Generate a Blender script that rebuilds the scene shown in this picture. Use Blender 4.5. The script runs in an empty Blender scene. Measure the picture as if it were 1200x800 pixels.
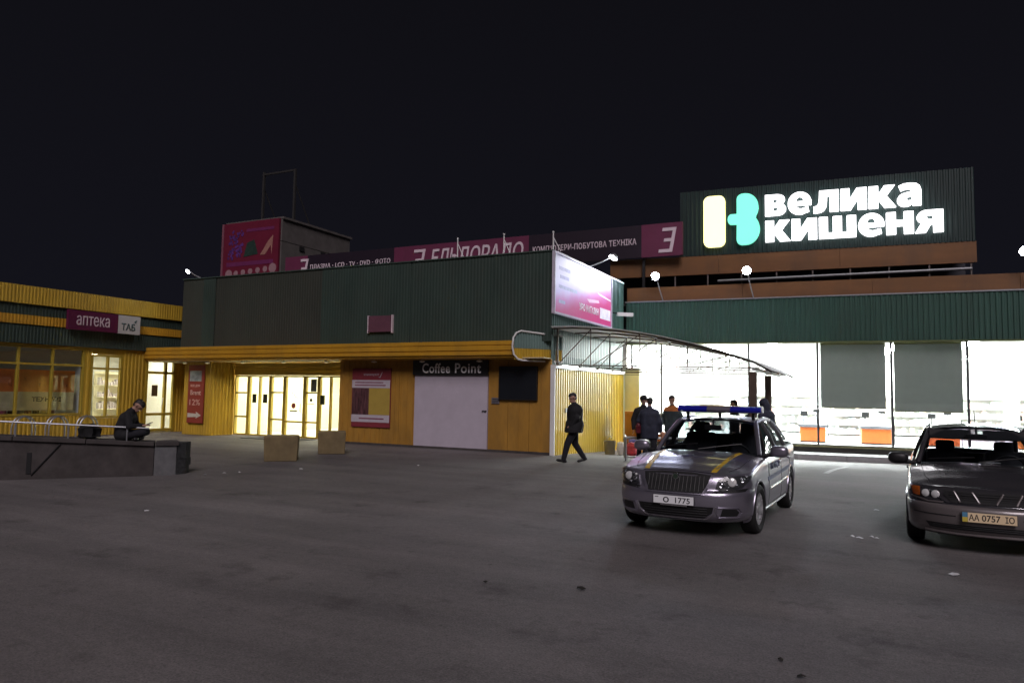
import bpy, bmesh, math, random
from math import sin, cos, pi, radians, sqrt, atan2
from mathutils import Vector, Matrix
from mathutils.bvhtree import BVHTree
from mathutils.geometry import delaunay_2d_cdt

random.seed(7)
SC = bpy.context.scene
COL = SC.collection

# ------------------------------------------------------------------ camera, world, light
cam_d = bpy.data.cameras.new('camera')
cam = bpy.data.objects.new('camera', cam_d)
COL.objects.link(cam)
cam_d.sensor_width = 36.0
cam_d.lens = 36.0 * 842.0 / 1200.0
cam_d.clip_start = 0.1
cam_d.clip_end = 2000
cam.matrix_world = (Matrix.Translation((0, 0, 1.76)) @ Matrix.Rotation(radians(26.3), 4, 'Z')
                    @ Matrix.Rotation(pi / 2 + math.atan(60.6 / 842.0), 4, 'X') @ Matrix.Rotation(0.016, 4, 'Z'))
SC.camera = cam

W = bpy.data.worlds.new('World')
SC.world = W
W.use_nodes = True
wn = W.node_tree
for n in list(wn.nodes):
    wn.nodes.remove(n)
wo = wn.nodes.new('ShaderNodeOutputWorld')
wb = wn.nodes.new('ShaderNodeBackground')
tc = wn.nodes.new('ShaderNodeTexCoord')
sx = wn.nodes.new('ShaderNodeSeparateXYZ')
rp = wn.nodes.new('ShaderNodeValToRGB')
rp.color_ramp.elements[0].position = 0.0
rp.color_ramp.elements[0].color = (0.0068, 0.0068, 0.0108, 1)
rp.color_ramp.elements[1].position = 0.75
rp.color_ramp.elements[1].color = (0.0040, 0.0038, 0.0050, 1)
wn.links.new(tc.outputs['Generated'], sx.inputs[0])
wn.links.new(sx.outputs['Z'], rp.inputs[0])
wn.links.new(rp.outputs[0], wb.inputs['Color'])
wb.inputs['Strength'].default_value = 1.0
wn.links.new(wb.outputs[0], wo.inputs['Surface'])

sun_d = bpy.data.lights.new('sun', 'SUN')
sun = bpy.data.objects.new('sun', sun_d)
COL.objects.link(sun)
sun_d.energy = 1.62
sun_d.angle = radians(28)
sun_d.color = (1.0, 0.89, 0.94)
sd = Vector((-0.40, 0.78, -0.76))          # street glow from behind the viewer
sun.rotation_euler = sd.to_track_quat('-Z', 'Y').to_euler()

SC.view_settings.view_transform = 'Standard'
SC.view_settings.look = 'None'
SC.view_settings.exposure = 0.0
SC.view_settings.gamma = 1.0
SC.cycles.use_denoising = True
SC.cycles.max_bounces = 8
SC.cycles.transparent_max_bounces = 16
SC.cycles.sample_clamp_indirect = 6.0
SC.cycles.caustics_reflective = False
SC.cycles.caustics_refractive = False

# ------------------------------------------------------------------ materials
MATS = {}


def mat(name, col, rough=0.6, metal=0.0, var=0.15, scale=6.0, bump=0.0, coat=0.0, emit=None, estr=0.0,
        stretch=None, spec=0.5, dirt=0.0):
    if name in MATS:
        return MATS[name]
    m = bpy.data.materials.new(name)
    m.use_nodes = True
    nt = m.node_tree
    b = nt.nodes['Principled BSDF']
    b.inputs['Roughness'].default_value = rough
    b.inputs['Metallic'].default_value = metal
    b.inputs['Coat Weight'].default_value = coat
    b.inputs['Coat Roughness'].default_value = 0.06
    b.inputs['Specular IOR Level'].default_value = spec
    t = nt.nodes.new('ShaderNodeTexCoord')
    mp = nt.nodes.new('ShaderNodeMapping')
    if stretch:
        mp.inputs['Scale'].default_value = stretch
    nt.links.new(t.outputs['Object'], mp.inputs[0])
    no = nt.nodes.new('ShaderNodeTexNoise')
    no.inputs['Scale'].default_value = scale
    no.inputs['Detail'].default_value = 6
    no.inputs['Roughness'].default_value = 0.65
    nt.links.new(mp.outputs[0], no.inputs['Vector'])
    r = nt.nodes.new('ShaderNodeValToRGB')
    r.color_ramp.elements[0].position = 0.3
    r.color_ramp.elements[1].position = 0.7
    c0 = [max(0, c * (1 - var)) for c in col]
    c1 = [min(1, c * (1 + var)) for c in col]
    r.color_ramp.elements[0].color = (*c0, 1)
    r.color_ramp.elements[1].color = (*c1, 1)
    nt.links.new(no.outputs['Fac'], r.inputs[0])
    out = r.outputs[0]
    if dirt > 0:
        n2 = nt.nodes.new('ShaderNodeTexNoise')
        n2.inputs['Scale'].default_value = 1.1
        n2.inputs['Detail'].default_value = 8
        n2.inputs['Roughness'].default_value = 0.7
        m2 = nt.nodes.new('ShaderNodeMapping')
        m2.inputs['Scale'].default_value = (1, 1, 0.35)
        nt.links.new(t.outputs['Object'], m2.inputs[0])
        nt.links.new(m2.outputs[0], n2.inputs['Vector'])
        r2 = nt.nodes.new('ShaderNodeValToRGB')
        r2.color_ramp.elements[0].position = 0.45
        r2.color_ramp.elements[1].position = 0.72
        r2.color_ramp.elements[0].color = (0, 0, 0, 1)
        r2.color_ramp.elements[1].color = (dirt, dirt, dirt, 1)
        nt.links.new(n2.outputs['Fac'], r2.inputs[0])
        mx = nt.nodes.new('ShaderNodeMix')
        mx.data_type = 'RGBA'
        nt.links.new(r2.outputs[0], mx.inputs[0])
        nt.links.new(out, mx.inputs[6])
        mx.inputs[7].default_value = (0.05, 0.042, 0.035, 1)
        out = mx.outputs[2]
    nt.links.new(out, b.inputs['Base Color'])
    if bump > 0:
        bp = nt.nodes.new('ShaderNodeBump')
        bp.inputs['Strength'].default_value = bump
        bp.inputs['Distance'].default_value = 0.01
        nt.links.new(no.outputs['Fac'], bp.inputs['Height'])
        nt.links.new(bp.outputs[0], b.inputs['Normal'])
    if emit:
        b.inputs['Emission Color'].default_value = (*emit, 1)
        b.inputs['Emission Strength'].default_value = estr
    MATS[name] = m
    return m


def emis(name, col, s):
    return mat(name, col, 0.4, emit=col, estr=s, var=0.0)


def glass(name, tint=(0.92, 0.95, 0.95), refl=1.0):
    if name in MATS:
        return MATS[name]
    m = bpy.data.materials.new(name)
    m.use_nodes = True
    nt = m.node_tree
    nt.nodes.clear()
    o = nt.nodes.new('ShaderNodeOutputMaterial')
    tr = nt.nodes.new('ShaderNodeBsdfTransparent')
    tr.inputs[0].default_value = (*tint, 1)
    gl = nt.nodes.new('ShaderNodeBsdfGlossy')
    gl.inputs['Roughness'].default_value = 0.02
    gl.inputs[0].default_value = (refl, refl, refl, 1)
    lw_ = nt.nodes.new('ShaderNodeLayerWeight')
    lw_.inputs[0].default_value = 0.5
    pw = nt.nodes.new('ShaderNodeMath')
    pw.operation = 'POWER'
    pw.inputs[1].default_value = 5.0
    nt.links.new(lw_.outputs['Facing'], pw.inputs[0])
    fr = nt.nodes.new('ShaderNodeMath')
    fr.operation = 'MULTIPLY_ADD'
    nt.links.new(pw.outputs[0], fr.inputs[0])
    fr.inputs[1].default_value = 0.85
    fr.inputs[2].default_value = 0.035
    mx = nt.nodes.new('ShaderNodeMixShader')
    nt.links.new(fr.outputs[0], mx.inputs[0])
    nt.links.new(tr.outputs[0], mx.inputs[1])
    nt.links.new(gl.outputs[0], mx.inputs[2])
    nt.links.new(mx.outputs[0], o.inputs[0])
    MATS[name] = m
    return m


def translucent(name, col, k=0.5, rough=0.4):
    if name in MATS:
        return MATS[name]
    m = bpy.data.materials.new(name)
    m.use_nodes = True
    nt = m.node_tree
    b = nt.nodes['Principled BSDF']
    b.inputs['Base Color'].default_value = (*col, 1)
    b.inputs['Roughness'].default_value = rough
    no = nt.nodes.new('ShaderNodeTexNoise')
    no.inputs['Scale'].default_value = 9
    rr = nt.nodes.new('ShaderNodeMix')
    rr.data_type = 'RGBA'
    rr.inputs[6].default_value = (*[c * 0.85 for c in col], 1)
    rr.inputs[7].default_value = (*col, 1)
    nt.links.new(no.outputs['Fac'], rr.inputs[0])
    nt.links.new(rr.outputs[2], b.inputs['Base Color'])
    tr = nt.nodes.new('ShaderNodeBsdfTranslucent')
    nt.links.new(rr.outputs[2], tr.inputs[0])
    mx = nt.nodes.new('ShaderNodeMixShader')
    mx.inputs[0].default_value = k
    o = nt.nodes['Material Output']
    nt.links.new(b.outputs[0], mx.inputs[1])
    nt.links.new(tr.outputs[0], mx.inputs[2])
    nt.links.new(mx.outputs[0], o.inputs[0])
    MATS[name] = m
    return m


YEL = mat('yellow_steel', (0.54, 0.345, 0.032), 0.5, var=0.10, scale=2.0, stretch=(1, 1, 0.3), dirt=0.30)
YEL2 = mat('yellow_fascia', (0.52, 0.27, 0.018), 0.5, var=0.12, scale=1.5, stretch=(0.4, 1, 2), dirt=0.35)
BOARD = mat('kiosk_board', (0.40, 0.205, 0.030), 0.6, var=0.16, scale=2.5, stretch=(1, 1, 0.35), bump=0.1, dirt=0.40)
GRN = mat('green_steel', (0.030, 0.052, 0.042), 0.55, var=0.18, scale=1.2, stretch=(1, 1, 0.4), dirt=0.25)
GRN2 = mat('green_steel_warm', (0.036, 0.043, 0.033), 0.6, var=0.2, scale=1.0, stretch=(1, 1, 0.4), dirt=0.35)  # brown cast of warm light put into these sheets' own duller tone
GRN3 = mat('green_band_steel', (0.032, 0.085, 0.064), 0.45, var=0.12, scale=1.4, stretch=(1, 1, 0.4), dirt=0.2)
GRN4 = mat('green_steel_lit', (0.16, 0.24, 0.22), 0.45, var=0.12, scale=1.4, dirt=0.15)  # lit copy of the green sheets: canopy light put into the colour
ORG = mat('orange_fascia', (0.185, 0.08, 0.024), 0.55, var=0.15, scale=1.2, stretch=(0.5, 1, 2), dirt=0.35)
WHT = mat('white_steel', (0.78, 0.78, 0.76), 0.45, var=0.06, scale=4, dirt=0.15)
PAINTW = mat('interior_white', (0.80, 0.80, 0.78), 0.7, var=0.04)
WARMW = mat('interior_cream', (0.82, 0.78, 0.60), 0.7, var=0.05)
FLOORT = mat('shop_floor', (0.62, 0.62, 0.60), 0.35, var=0.06, scale=3)
DARK = mat('dark_steel', (0.02, 0.02, 0.022), 0.5, var=0.2)
STEEL = mat('galvanised_steel', (0.42, 0.43, 0.45), 0.4, metal=0.8, var=0.15, scale=12)
BROWNST = mat('brown_steel', (0.09, 0.06, 0.045), 0.5, var=0.2, scale=8)
FRAMEY = mat('yellow_frame', (0.42, 0.30, 0.035), 0.45, var=0.1)
FRAMEK = mat('mullion_dark', (0.05, 0.05, 0.055), 0.4, var=0.1)
CONC = mat('concrete', (0.20, 0.19, 0.175), 0.9, var=0.25, scale=5, bump=0.5, dirt=0.5)
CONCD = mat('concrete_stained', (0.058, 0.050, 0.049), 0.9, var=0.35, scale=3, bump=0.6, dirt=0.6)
CONCL = mat('concrete_pale', (0.30, 0.30, 0.31), 0.85, var=0.15, scale=7, bump=0.4)
ROOFM = mat('roof_felt', (0.03, 0.03, 0.03), 0.9, var=0.2)
GLASS = glass('shop_glass')
PINK = mat('magenta_print', (0.36, 0.055, 0.15), 0.5, var=0.08, dirt=0.2)
PINKD = mat('dark_plum_panel', (0.020, 0.012, 0.022), 0.5, var=0.1)
LETTER = mat('pale_letter', (0.74, 0.62, 0.68), 0.5, var=0.05)
BLACK = mat('black_plastic', (0.012, 0.012, 0.013), 0.45, var=0.1)
BLACKM = mat('black_matt', (0.009, 0.009, 0.010), 0.8, var=0.2)
RUB = mat('rubber', (0.012, 0.012, 0.012), 0.8, var=0.2, bump=0.2, scale=30)

# ------------------------------------------------------------------ helpers


class MB:
    def __init__(self):
        self.v = []
        self.f = []

    def add(self, vs, fs):
        o = len(self.v)
        self.v += [tuple(p) for p in vs]
        self.f += [tuple(i + o for i in f) for f in fs]
        return self

    def box(self, x0, x1, y0, y1, z0, z1):
        return self.add([(x0, y0, z0), (x1, y0, z0), (x1, y1, z0), (x0, y1, z0), (x0, y0, z1), (x1, y0, z1), (x1, y1, z1), (x0, y1, z1)],
                        [(3, 2, 1, 0), (4, 5, 6, 7), (0, 1, 5, 4), (1, 2, 6, 5), (2, 3, 7, 6), (3, 0, 4, 7)])

    def obox(self, c, s, rz=0.0, ry=0.0, rx=0.0):
        M = Matrix.Translation(c) @ Matrix.Rotation(rz, 4, 'Z') @ Matrix.Rotation(ry, 4, 'Y') @ Matrix.Rotation(rx, 4, 'X')
        h = [k / 2 for k in s]
        vs = [M @ Vector((a * h[0], b * h[1], d * h[2])) for d in (-1, 1) for a, b in ((-1, -1), (1, -1), (1, 1), (-1, 1))]
        return self.add(vs, [(3, 2, 1, 0), (4, 5, 6, 7), (0, 1, 5, 4), (1, 2, 6, 5), (2, 3, 7, 6), (3, 0, 4, 7)])

    def wall(self, p0, p1, z0, z1, t):
        """upright slab along p0-p1 (xy), thickness t to the left of the direction"""
        d = Vector((p1[0] - p0[0], p1[1] - p0[1]))
        n = Vector((-d.y, d.x)).normalized() * t
        q = [(p0[0], p0[1]), (p1[0], p1[1]), (p1[0] + n.x, p1[1] + n.y), (p0[0] + n.x, p0[1] + n.y)]
        return self.prism(q, z0, z1)

    def prism(self, q, z0, z1):
        n = len(q)
        vs = [(a, b, z0) for a, b in q] + [(a, b, z1) for a, b in q]
        fs = [tuple(range(n - 1, -1, -1)), tuple(range(n, 2 * n))]
        fs += [(i, (i + 1) % n, n + (i + 1) % n, n + i) for i in range(n)]
        return self.add(vs, fs)

    def cyl(self, p0, p1, r0, r1=None, n=12, caps=True):
        p0 = Vector(p0)
        p1 = Vector(p1)
        r1 = r0 if r1 is None else r1
        d = (p1 - p0).normalized()
        a = d.orthogonal().normalized()
        b = d.cross(a)
        vs = []
        for p, r in ((p0, r0), (p1, r1)):
            for k in range(n):
                t = 2 * pi * k / n
                vs.append(p + (a * cos(t) + b * sin(t)) * r)
        fs = [(k, (k + 1) % n, n + (k + 1) % n, n + k) for k in range(n)]
        if caps:
            fs += [tuple(range(n - 1, -1, -1)), tuple(range(n, 2 * n))]
        return self.add(vs, fs)

    def tube(self, path, r, n=8, closed=False):
        P = [Vector(p) for p in path]
        m = len(P)
        vs = []
        prev = None
        for i, p in enumerate(P):
            if closed:
                d = (P[(i + 1) % m] - P[i - 1]).normalized()
            else:
                d = (P[min(i + 1, m - 1)] - P[max(i - 1, 0)]).normalized()
            if prev is None:
                a = d.orthogonal().normalized()
            else:
                a = (prev - d * prev.dot(d)).normalized()
            prev = a
            b = d.cross(a)
            rr = r[i] if isinstance(r, (list, tuple)) else r
            for k in range(n):
                t = 2 * pi * k / n
                vs.append(p + (a * cos(t) + b * sin(t)) * rr)
        fs = []
        for i in range(m if closed else m - 1):
            for k in range(n):
                j = (i + 1) % m
                fs.append((i * n + k, i * n + (k + 1) % n, j * n + (k + 1) % n, j * n + k))
        if not closed:
            fs += [tuple(range(n - 1, -1, -1)), tuple(range((m - 1) * n, m * n))]
        return self.add(vs, fs)

    def lathe(self, c, prof, axis='Z', n=20, caps=True):
        """prof: list of (r, h)"""
        vs = []
        for r, h in prof:
            for k in range(n):
                t = 2 * pi * k / n
                if axis == 'Z':
                    vs.append((c[0] + r * cos(t), c[1] + r * sin(t), c[2] + h))
                elif axis == 'Y':
                    vs.append((c[0] + r * cos(t), c[1] + h, c[2] + r * sin(t)))
                else:
                    vs.append((c[0] + h, c[1] + r * cos(t), c[2] + r * sin(t)))
        fs = []
        for i in range(len(prof) - 1):
            for k in range(n):
                fs.append((i * n + k, i * n + (k + 1) % n, (i + 1) * n + (k + 1) % n, (i + 1) * n + k))
        if caps:
            fs += [tuple(range(n - 1, -1, -1)), tuple(range((len(prof) - 1) * n, len(prof) * n))]
        return self.add(vs, fs)

    def grid(self, rows):
        m = len(rows)
        n = len(rows[0])
        vs = [p for r in rows for p in r]
        fs = [(i * n + k, i * n + k + 1, (i + 1) * n + k + 1, (i + 1) * n + k) for i in range(m - 1) for k in range(n - 1)]
        return self.add(vs, fs)

    def corr(self, p0, p1, z0, z1, pitch=0.2, depth=0.03, z1b=None, horiz=False):
        """profiled sheet from p0 to p1 (xy), ribs upright; ribs stand out to the right of the direction"""
        p0 = Vector((p0[0], p0[1]))
        p1 = Vector((p1[0], p1[1]))
        z1b = z1 if z1b is None else z1b
        L = (p1 - p0).length
        d = (p1 - p0) / L
        nrm = Vector((d.y, -d.x))
        if horiz:
            z = z0
            rows = []
            k = max(1, round((z1 - z0) / pitch))
            pt = (z1 - z0) / k
            for i in range(k):
                for a, o in ((0, 0), (0.45, 0), (0.55, 1), (0.9, 1)):
                    zz = z0 + pt * (i + a)
                    q = nrm * depth * o
                    rows.append([(p0.x + q.x, p0.y + q.y, zz), (p1.x + q.x, p1.y + q.y, zz)])
            rows.append([(p0.x, p0.y, z1), (p1.x, p1.y, z1)])
            self.grid(rows)
            return self
        k = max(1, round(L / pitch))
        pt = L / k
        r0 = []
        r1 = []
        for i in range(k):
            for a, o in ((0, 0), (0.35, 0), (0.5, 1), (0.85, 1)):
                s = pt * (i + a)
                q = p0 + d * s + nrm * depth * o
                zt = z1 + (z1b - z1) * s / L
                r0.append((q.x, q.y, z0))
                r1.append((q.x, q.y, zt))
        r0.append((p1.x, p1.y, z0))
        r1.append((p1.x, p1.y, z1b))
        return self.grid([r0, r1])

    def build(self, name, m, parent=None, smooth=False, world=True, bevel=0.0, label=None):
        me = bpy.data.meshes.new(name)
        vs = self.v
        if parent is not None and world:
            inv = WM[parent.name].inverted()
            vs = [tuple(inv @ Vector(p)) for p in vs]
        me.from_pydata(vs, [], self.f)
        me.validate()
        bm = bmesh.new()
        bm.from_mesh(me)
        bmesh.ops.recalc_face_normals(bm, faces=bm.faces)
        if bevel > 0:
            bmesh.ops.remove_doubles(bm, verts=bm.verts, dist=1e-5)
            bmesh.ops.bevel(bm, geom=list(bm.edges), offset=bevel, segments=2, profile=0.5, affect='EDGES')
        bm.to_mesh(me)
        bm.free()
        return link(name, me, m, parent, smooth, label)


WM = {}


def link(name, me, m, parent=None, smooth=False, label=None):
    o = bpy.data.objects.new(name, me)
    COL.objects.link(o)
    if m is not None and len(me.materials) == 0:
        me.materials.append(m)
    if smooth:
        for p in me.polygons:
            p.use_smooth = True
        try:
            me.set_sharp_from_angle(angle=radians(smooth if not isinstance(smooth, bool) else 40))
        except Exception:
            pass
    if parent is not None:
        o.parent = parent
        WM[o.name] = WM[parent.name]
    else:
        WM[o.name] = Matrix.Identity(4)
    if label:
        o['label'] = label
    return o


def thing(name, label, cat, loc=(0, 0, 0), rz=0.0, group=None):
    o = bpy.data.objects.new(name, None)
    o.empty_display_size = 0.2
    COL.objects.link(o)
    o.location = loc
    o.rotation_euler = (0, 0, rz)
    WM[o.name] = Matrix.Translation(loc) @ Matrix.Rotation(rz, 4, 'Z')
    return tag(o, label, cat, group)


def tag(o, label, cat, group=None, kind=None):
    o['label'] = label
    o['category'] = cat
    if group:
        o['group'] = group
    if kind:
        o['kind'] = kind
    return o


def struct(o):
    o['kind'] = 'structure'
    return o


def text(name, body, m, parent, origin, xdir, updir, w, h, depth=0.004, bold=0.0, shear=0.0, label=None, spacing=1.0, local=False, fat=0.0, split=False):
    """flat lettering fitted to w x h with its lower left corner at origin"""
    c = bpy.data.curves.new(name, 'FONT')
    c.body = body
    c.size = 1.0
    c.offset = bold
    c.shear = shear
    c.space_character = spacing
    c.extrude = 0.02 if fat else 0.0
    c.bevel_depth = fat
    c.bevel_resolution = 1
    c.resolution_u = 4
    t = bpy.data.objects.new('tmp_text', c)
    COL.objects.link(t)
    dg = bpy.context.evaluated_depsgraph_get()
    me = bpy.data.meshes.new_from_object(t.evaluated_get(dg))
    bpy.data.objects.remove(t)
    bpy.data.curves.remove(c)
    xs = [v.co.x for v in me.vertices]
    ys = [v.co.y for v in me.vertices]
    x0, x1, y0, y1 = min(xs), max(xs), min(ys), max(ys)
    X = Vector(xdir).normalized()
    U = Vector(updir).normalized()
    N = X.cross(U)
    O = Vector(origin)
    bm = bmesh.new()
    bm.from_mesh(me)
    if fat:
        zs = [v.co.z for v in bm.verts]
        za, zb_ = min(zs), max(zs)
        for v in bm.verts:
            v.co.z = (v.co.z - za) / (zb_ - za)
    else:
        r = bmesh.ops.extrude_face_region(bm, geom=list(bm.faces))
        for v in r['geom']:
            if isinstance(v, bmesh.types.BMVert):
                v.co.z = 1.0
    bmesh.ops.recalc_face_normals(bm, faces=bm.faces)
    inv = WM[parent.name].inverted() if (parent is not None and not local) else Matrix.Identity(4)
    for v in bm.verts:
        p = O + X * ((v.co.x - x0) / (x1 - x0) * w) + U * ((v.co.y - y0) / (y1 - y0) * h) + N * (v.co.z * depth)
        v.co = inv @ p
    bm.to_mesh(me)
    bm.free()
    me.materials.clear()
    if split:
        bm = bmesh.new()
        bm.from_mesh(me)
        seen = set()
        for v0 in bm.verts:
            if v0.index in seen:
                continue
            stack, isl = [v0], []
            seen.add(v0.index)
            while stack:
                v = stack.pop()
                isl.append(v)
                for e in v.link_edges:
                    q = e.other_vert(v)
                    if q.index not in seen:
                        seen.add(q.index)
                        stack.append(q)
            ix = {v.index: i for i, v in enumerate(isl)}
            me2 = bpy.data.meshes.new('letter')
            me2.from_pydata([tuple(v.co) for v in isl], [], [tuple(ix[v.index] for v in f.verts) for f in bm.faces if f.verts[0].index in ix])
            link('letter', me2, m, parent, False, None)
        bm.free()
        return None
    return link(name, me, m, parent, False, label)


def smoothstep(a, b, x):
    t = min(1, max(0, (x - a) / (b - a)))
    return t * t * (3 - 2 * t)


def gz(x, y):
    return -0.27 * smoothstep(18.5, 25.5, y) * smoothstep(-9.2, -7.6, x)


YA, XA, XL = 19.26, -8.22, -25.05

# ------------------------------------------------------------------ ground
def asphalt():
    m = bpy.data.materials.new('asphalt')
    m.use_nodes = True
    nt = m.node_tree
    b = nt.nodes['Principled BSDF']
    t = nt.nodes.new('ShaderNodeTexCoord')

    def noise(s, d=8, r=0.6, off=0):
        n = nt.nodes.new('ShaderNodeTexNoise')
        n.inputs['Scale'].default_value = s
        n.inputs['Detail'].default_value = d
        n.inputs['Roughness'].default_value = r
        mp = nt.nodes.new('ShaderNodeMapping')
        mp.inputs['Location'].default_value = (off, off * 1.7, 0)
        nt.links.new(t.outputs['Object'], mp.inputs[0])
        nt.links.new(mp.outputs[0], n.inputs['Vector'])
        return n.outputs['Fac']

    def ramp(i, p0, c0, p1, c1):
        r = nt.nodes.new('ShaderNodeValToRGB')
        r.color_ramp.elements[0].position = p0
        r.color_ramp.elements[1].position = p1
        r.color_ramp.elements[0].color = (*c0, 1)
        r.color_ramp.elements[1].color = (*c1, 1)
        nt.links.new(i, r.inputs[0])
        return r.outputs[0]

    def mul(a, c, f=1.0):
        x = nt.nodes.new('ShaderNodeMix')
        x.data_type = 'RGBA'
        x.blend_type = 'MULTIPLY'
        x.inputs[0].default_value = f
        nt.links.new(a, x.inputs[6])
        nt.links.new(c, x.inputs[7])
        return x.outputs[2]
    base = ramp(noise(0.28, 10, 0.7), 0.3, (0.102, 0.097, 0.096), 0.7, (0.170, 0.162, 0.161))
    g = ramp(noise(60, 3, 0.8, 3), 0.3, (0.40, 0.40, 0.40), 0.72, (1.7, 1.66, 1.64))
    c = mul(base, g, 0.8)
    st = ramp(noise(1.3, 6, 0.7, 9), 0.56, (1, 1, 1), 0.70, (0.55, 0.53, 0.53))
    c = mul(c, st)
    sp = ramp(noise(7.0, 4, 0.6, 21), 0.66, (1, 1, 1), 0.73, (0.5, 0.5, 0.5))
    c = mul(c, sp, 0.8)
    vo = nt.nodes.new('ShaderNodeTexVoronoi')
    vo.feature = 'DISTANCE_TO_EDGE'
    vo.inputs['Scale'].default_value = 0.16
    wv = nt.nodes.new('ShaderNodeMix')
    wv.data_type = 'VECTOR'
    nn = nt.nodes.new('ShaderNodeTexNoise')
    nn.inputs['Scale'].default_value = 0.9
    nn.inputs['Detail'].default_value = 6
    nt.links.new(t.outputs['Object'], nn.inputs['Vector'])
    ad = nt.nodes.new('ShaderNodeVectorMath')
    ad.operation = 'MULTIPLY_ADD'
    nt.links.new(nn.outputs['Color'], ad.inputs[0])
    ad.inputs[1].default_value = (2.2, 2.2, 0)
    nt.links.new(t.outputs['Object'], ad.inputs[2])
    nt.links.new(ad.outputs[0], vo.inputs['Vector'])
    cr = ramp(vo.outputs['Distance'], 0.0, (0.80, 0.80, 0.80), 0.004, (1, 1, 1))
    c = mul(c, cr, 0.5)
    gm = ramp(noise(14, 5, 0.75, 17), 0.3, (0.80, 0.80, 0.80), 0.7, (1.2, 1.2, 1.2))
    c = mul(c, gm)
    ms = nt.nodes.new('ShaderNodeMapping')
    ms.inputs['Rotation'].default_value = (0, 0, radians(28))
    ms.inputs['Scale'].default_value = (0.12, 1.4, 1)
    ns = nt.nodes.new('ShaderNodeTexNoise')
    ns.inputs['Scale'].default_value = 1.0
    ns.inputs['Detail'].default_value = 7
    ns.inputs['Roughness'].default_value = 0.65
    nt.links.new(t.outputs['Object'], ms.inputs[0])
    nt.links.new(ms.outputs[0], ns.inputs['Vector'])
    c = mul(c, ramp(ns.outputs['Fac'], 0.32, (0.78, 0.78, 0.79), 0.68, (1.18, 1.17, 1.17)))
    bl = ramp(noise(0.09, 5, 0.6, 31), 0.36, (0.80, 0.80, 0.81), 0.64, (1.16, 1.13, 1.12))
    c = mul(c, bl)
    nt.links.new(c, b.inputs['Base Color'])
    ro = nt.nodes.new('ShaderNodeMapRange')
    nt.links.new(noise(0.5, 8, 0.7, 5), ro.inputs[0])
    ro.inputs[3].default_value = 0.62
    ro.inputs[4].default_value = 0.92
    nt.links.new(ro.outputs[0], b.inputs['Roughness'])
    bp = nt.nodes.new('ShaderNodeBump')
    bp.inputs['Strength'].default_value = 0.55
    bp.inputs['Distance'].default_value = 0.012
    nt.links.new(noise(45, 4, 0.7, 2), bp.inputs['Height'])
    nt.links.new(bp.outputs[0], b.inputs['Normal'])
    return m


xs = [-400, -150, -80, -50, -40] + [-30 + i for i in range(0, 20)] + [-10 + 0.4 * i for i in range(0, 10)] + [-6 + i for i in range(0, 30)] + [25, 30, 40, 60, 100, 200, 400]
ys = [-300, -100, -50, -20, -10] + [-5 + i for i in range(0, 23)] + [18 + 0.5 * i for i in range(0, 18)] + [27, 28, 30, 35, 40, 60, 100, 200, 600]
g = MB()
g.grid([[(x, y, gz(x, y)) for x in xs] for y in ys])
struct(g.build('ground', asphalt(), smooth=True))

# ------------------------------------------------------------------ pharmacy wing (left)
wing = thing('pharmacy_wing', 'low yellow and green wing with lit shop windows at the far left', 'building', (XL, 14, 0))
m = MB()                                              # facade pieces round the openings
m.box(XL - 0.15, XL, 5, 20.6, 3.10, 3.2)
m.box(XL - 0.15, XL, 16.25, 16.5, 0, 3.1)
m.box(XL - 0.15, XL, 16.5, 17.7, 2.93, 3.1)
m.box(XL - 0.15, XL, 17.7, 18.68, 0, 3.1)
m.box(XL - 0.15, XL, 18.68, 20.06, 2.87, 3.1)
m.box(XL - 0.15, XL, 20.06, 20.6, 0, 3.1)
m.box(XL - 0.15, XL, 5, 16.25, 0, 0.74)
m.box(XL - 0.15, XL, 16.5, 17.7, 0, 0.62)
m.build('wall', YEL, wing)
m = MB()
m.box(XL - 0.3, XL - 0.15, 5, 6, 0, 3.1)
m.box(XL - 8, XL - 0.16, 5, 5.1, 0, 3.2)
m.box(XL - 8, XL - 0.16, 30, 30.1, 0, 5)
m.box(XL - 8, XL - 7.9, 5.1, 30, 0, 5)
m.build('rear_wall', PAINTW, wing)
for (a, b_, z0, z1) in ((5, 16.2, 0.02, 0.72), (16.55, 17.66, 0.02, 0.6), (17.72, 18.62, 0.02, 3.08), (20.1, 20.6, 0.02, 3.08), (16.27, 16.48, 0.02, 3.08)):
    MB().corr((XL + 0.004, a), (XL + 0.004, b_), z0, z1, 0.14, 0.022).build('wall_panel', YEL, wing)
for z0, z1, mm, out in ((3.15, 3.78, GRN, 0.12), (3.78, 4.09, YEL2, 0.16), (4.09, 4.45, GRN, 0.12), (4.45, 5.06, YEL, 0.2)):
    m = MB().box(XL - 0.12, XL + out, 5, 20.6, z0 + 0.003, z1 - 0.003)
    m.corr((XL + out + 0.003, 5), (XL + out + 0.003, 20.6), z0 + 0.01, z1 - 0.01, 0.11, 0.010)
    m.build('cladding_band', mm, wing)
MB().box(-40, XL - 0.16, 5, 36, 4.9, 5.0).build('roof', ROOFM, wing)
m = MB()
m.box(XL - 7.9, XL - 0.16, 5.1, 30, 3.06, 3.10)
m.build('ceiling', PAINTW, wing)
MB().box(XL - 7.9, XL - 0.16, 5.1, 30, 0.0, 0.05).build('floor', FLOORT, wing)
m = MB()
m.box(XL - 7.9, XL - 0.2, 16.36, 16.42, 0.05, 3.06)
m.box(XL - 7.9, XL - 0.2, 21.4, 21.5, 0.05, 3.06)
m.box(XL - 5.0, XL - 4.9, 16.42, 21.4, 0.05, 3.06)
m.build('partition', PAINTW, wing)


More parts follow.
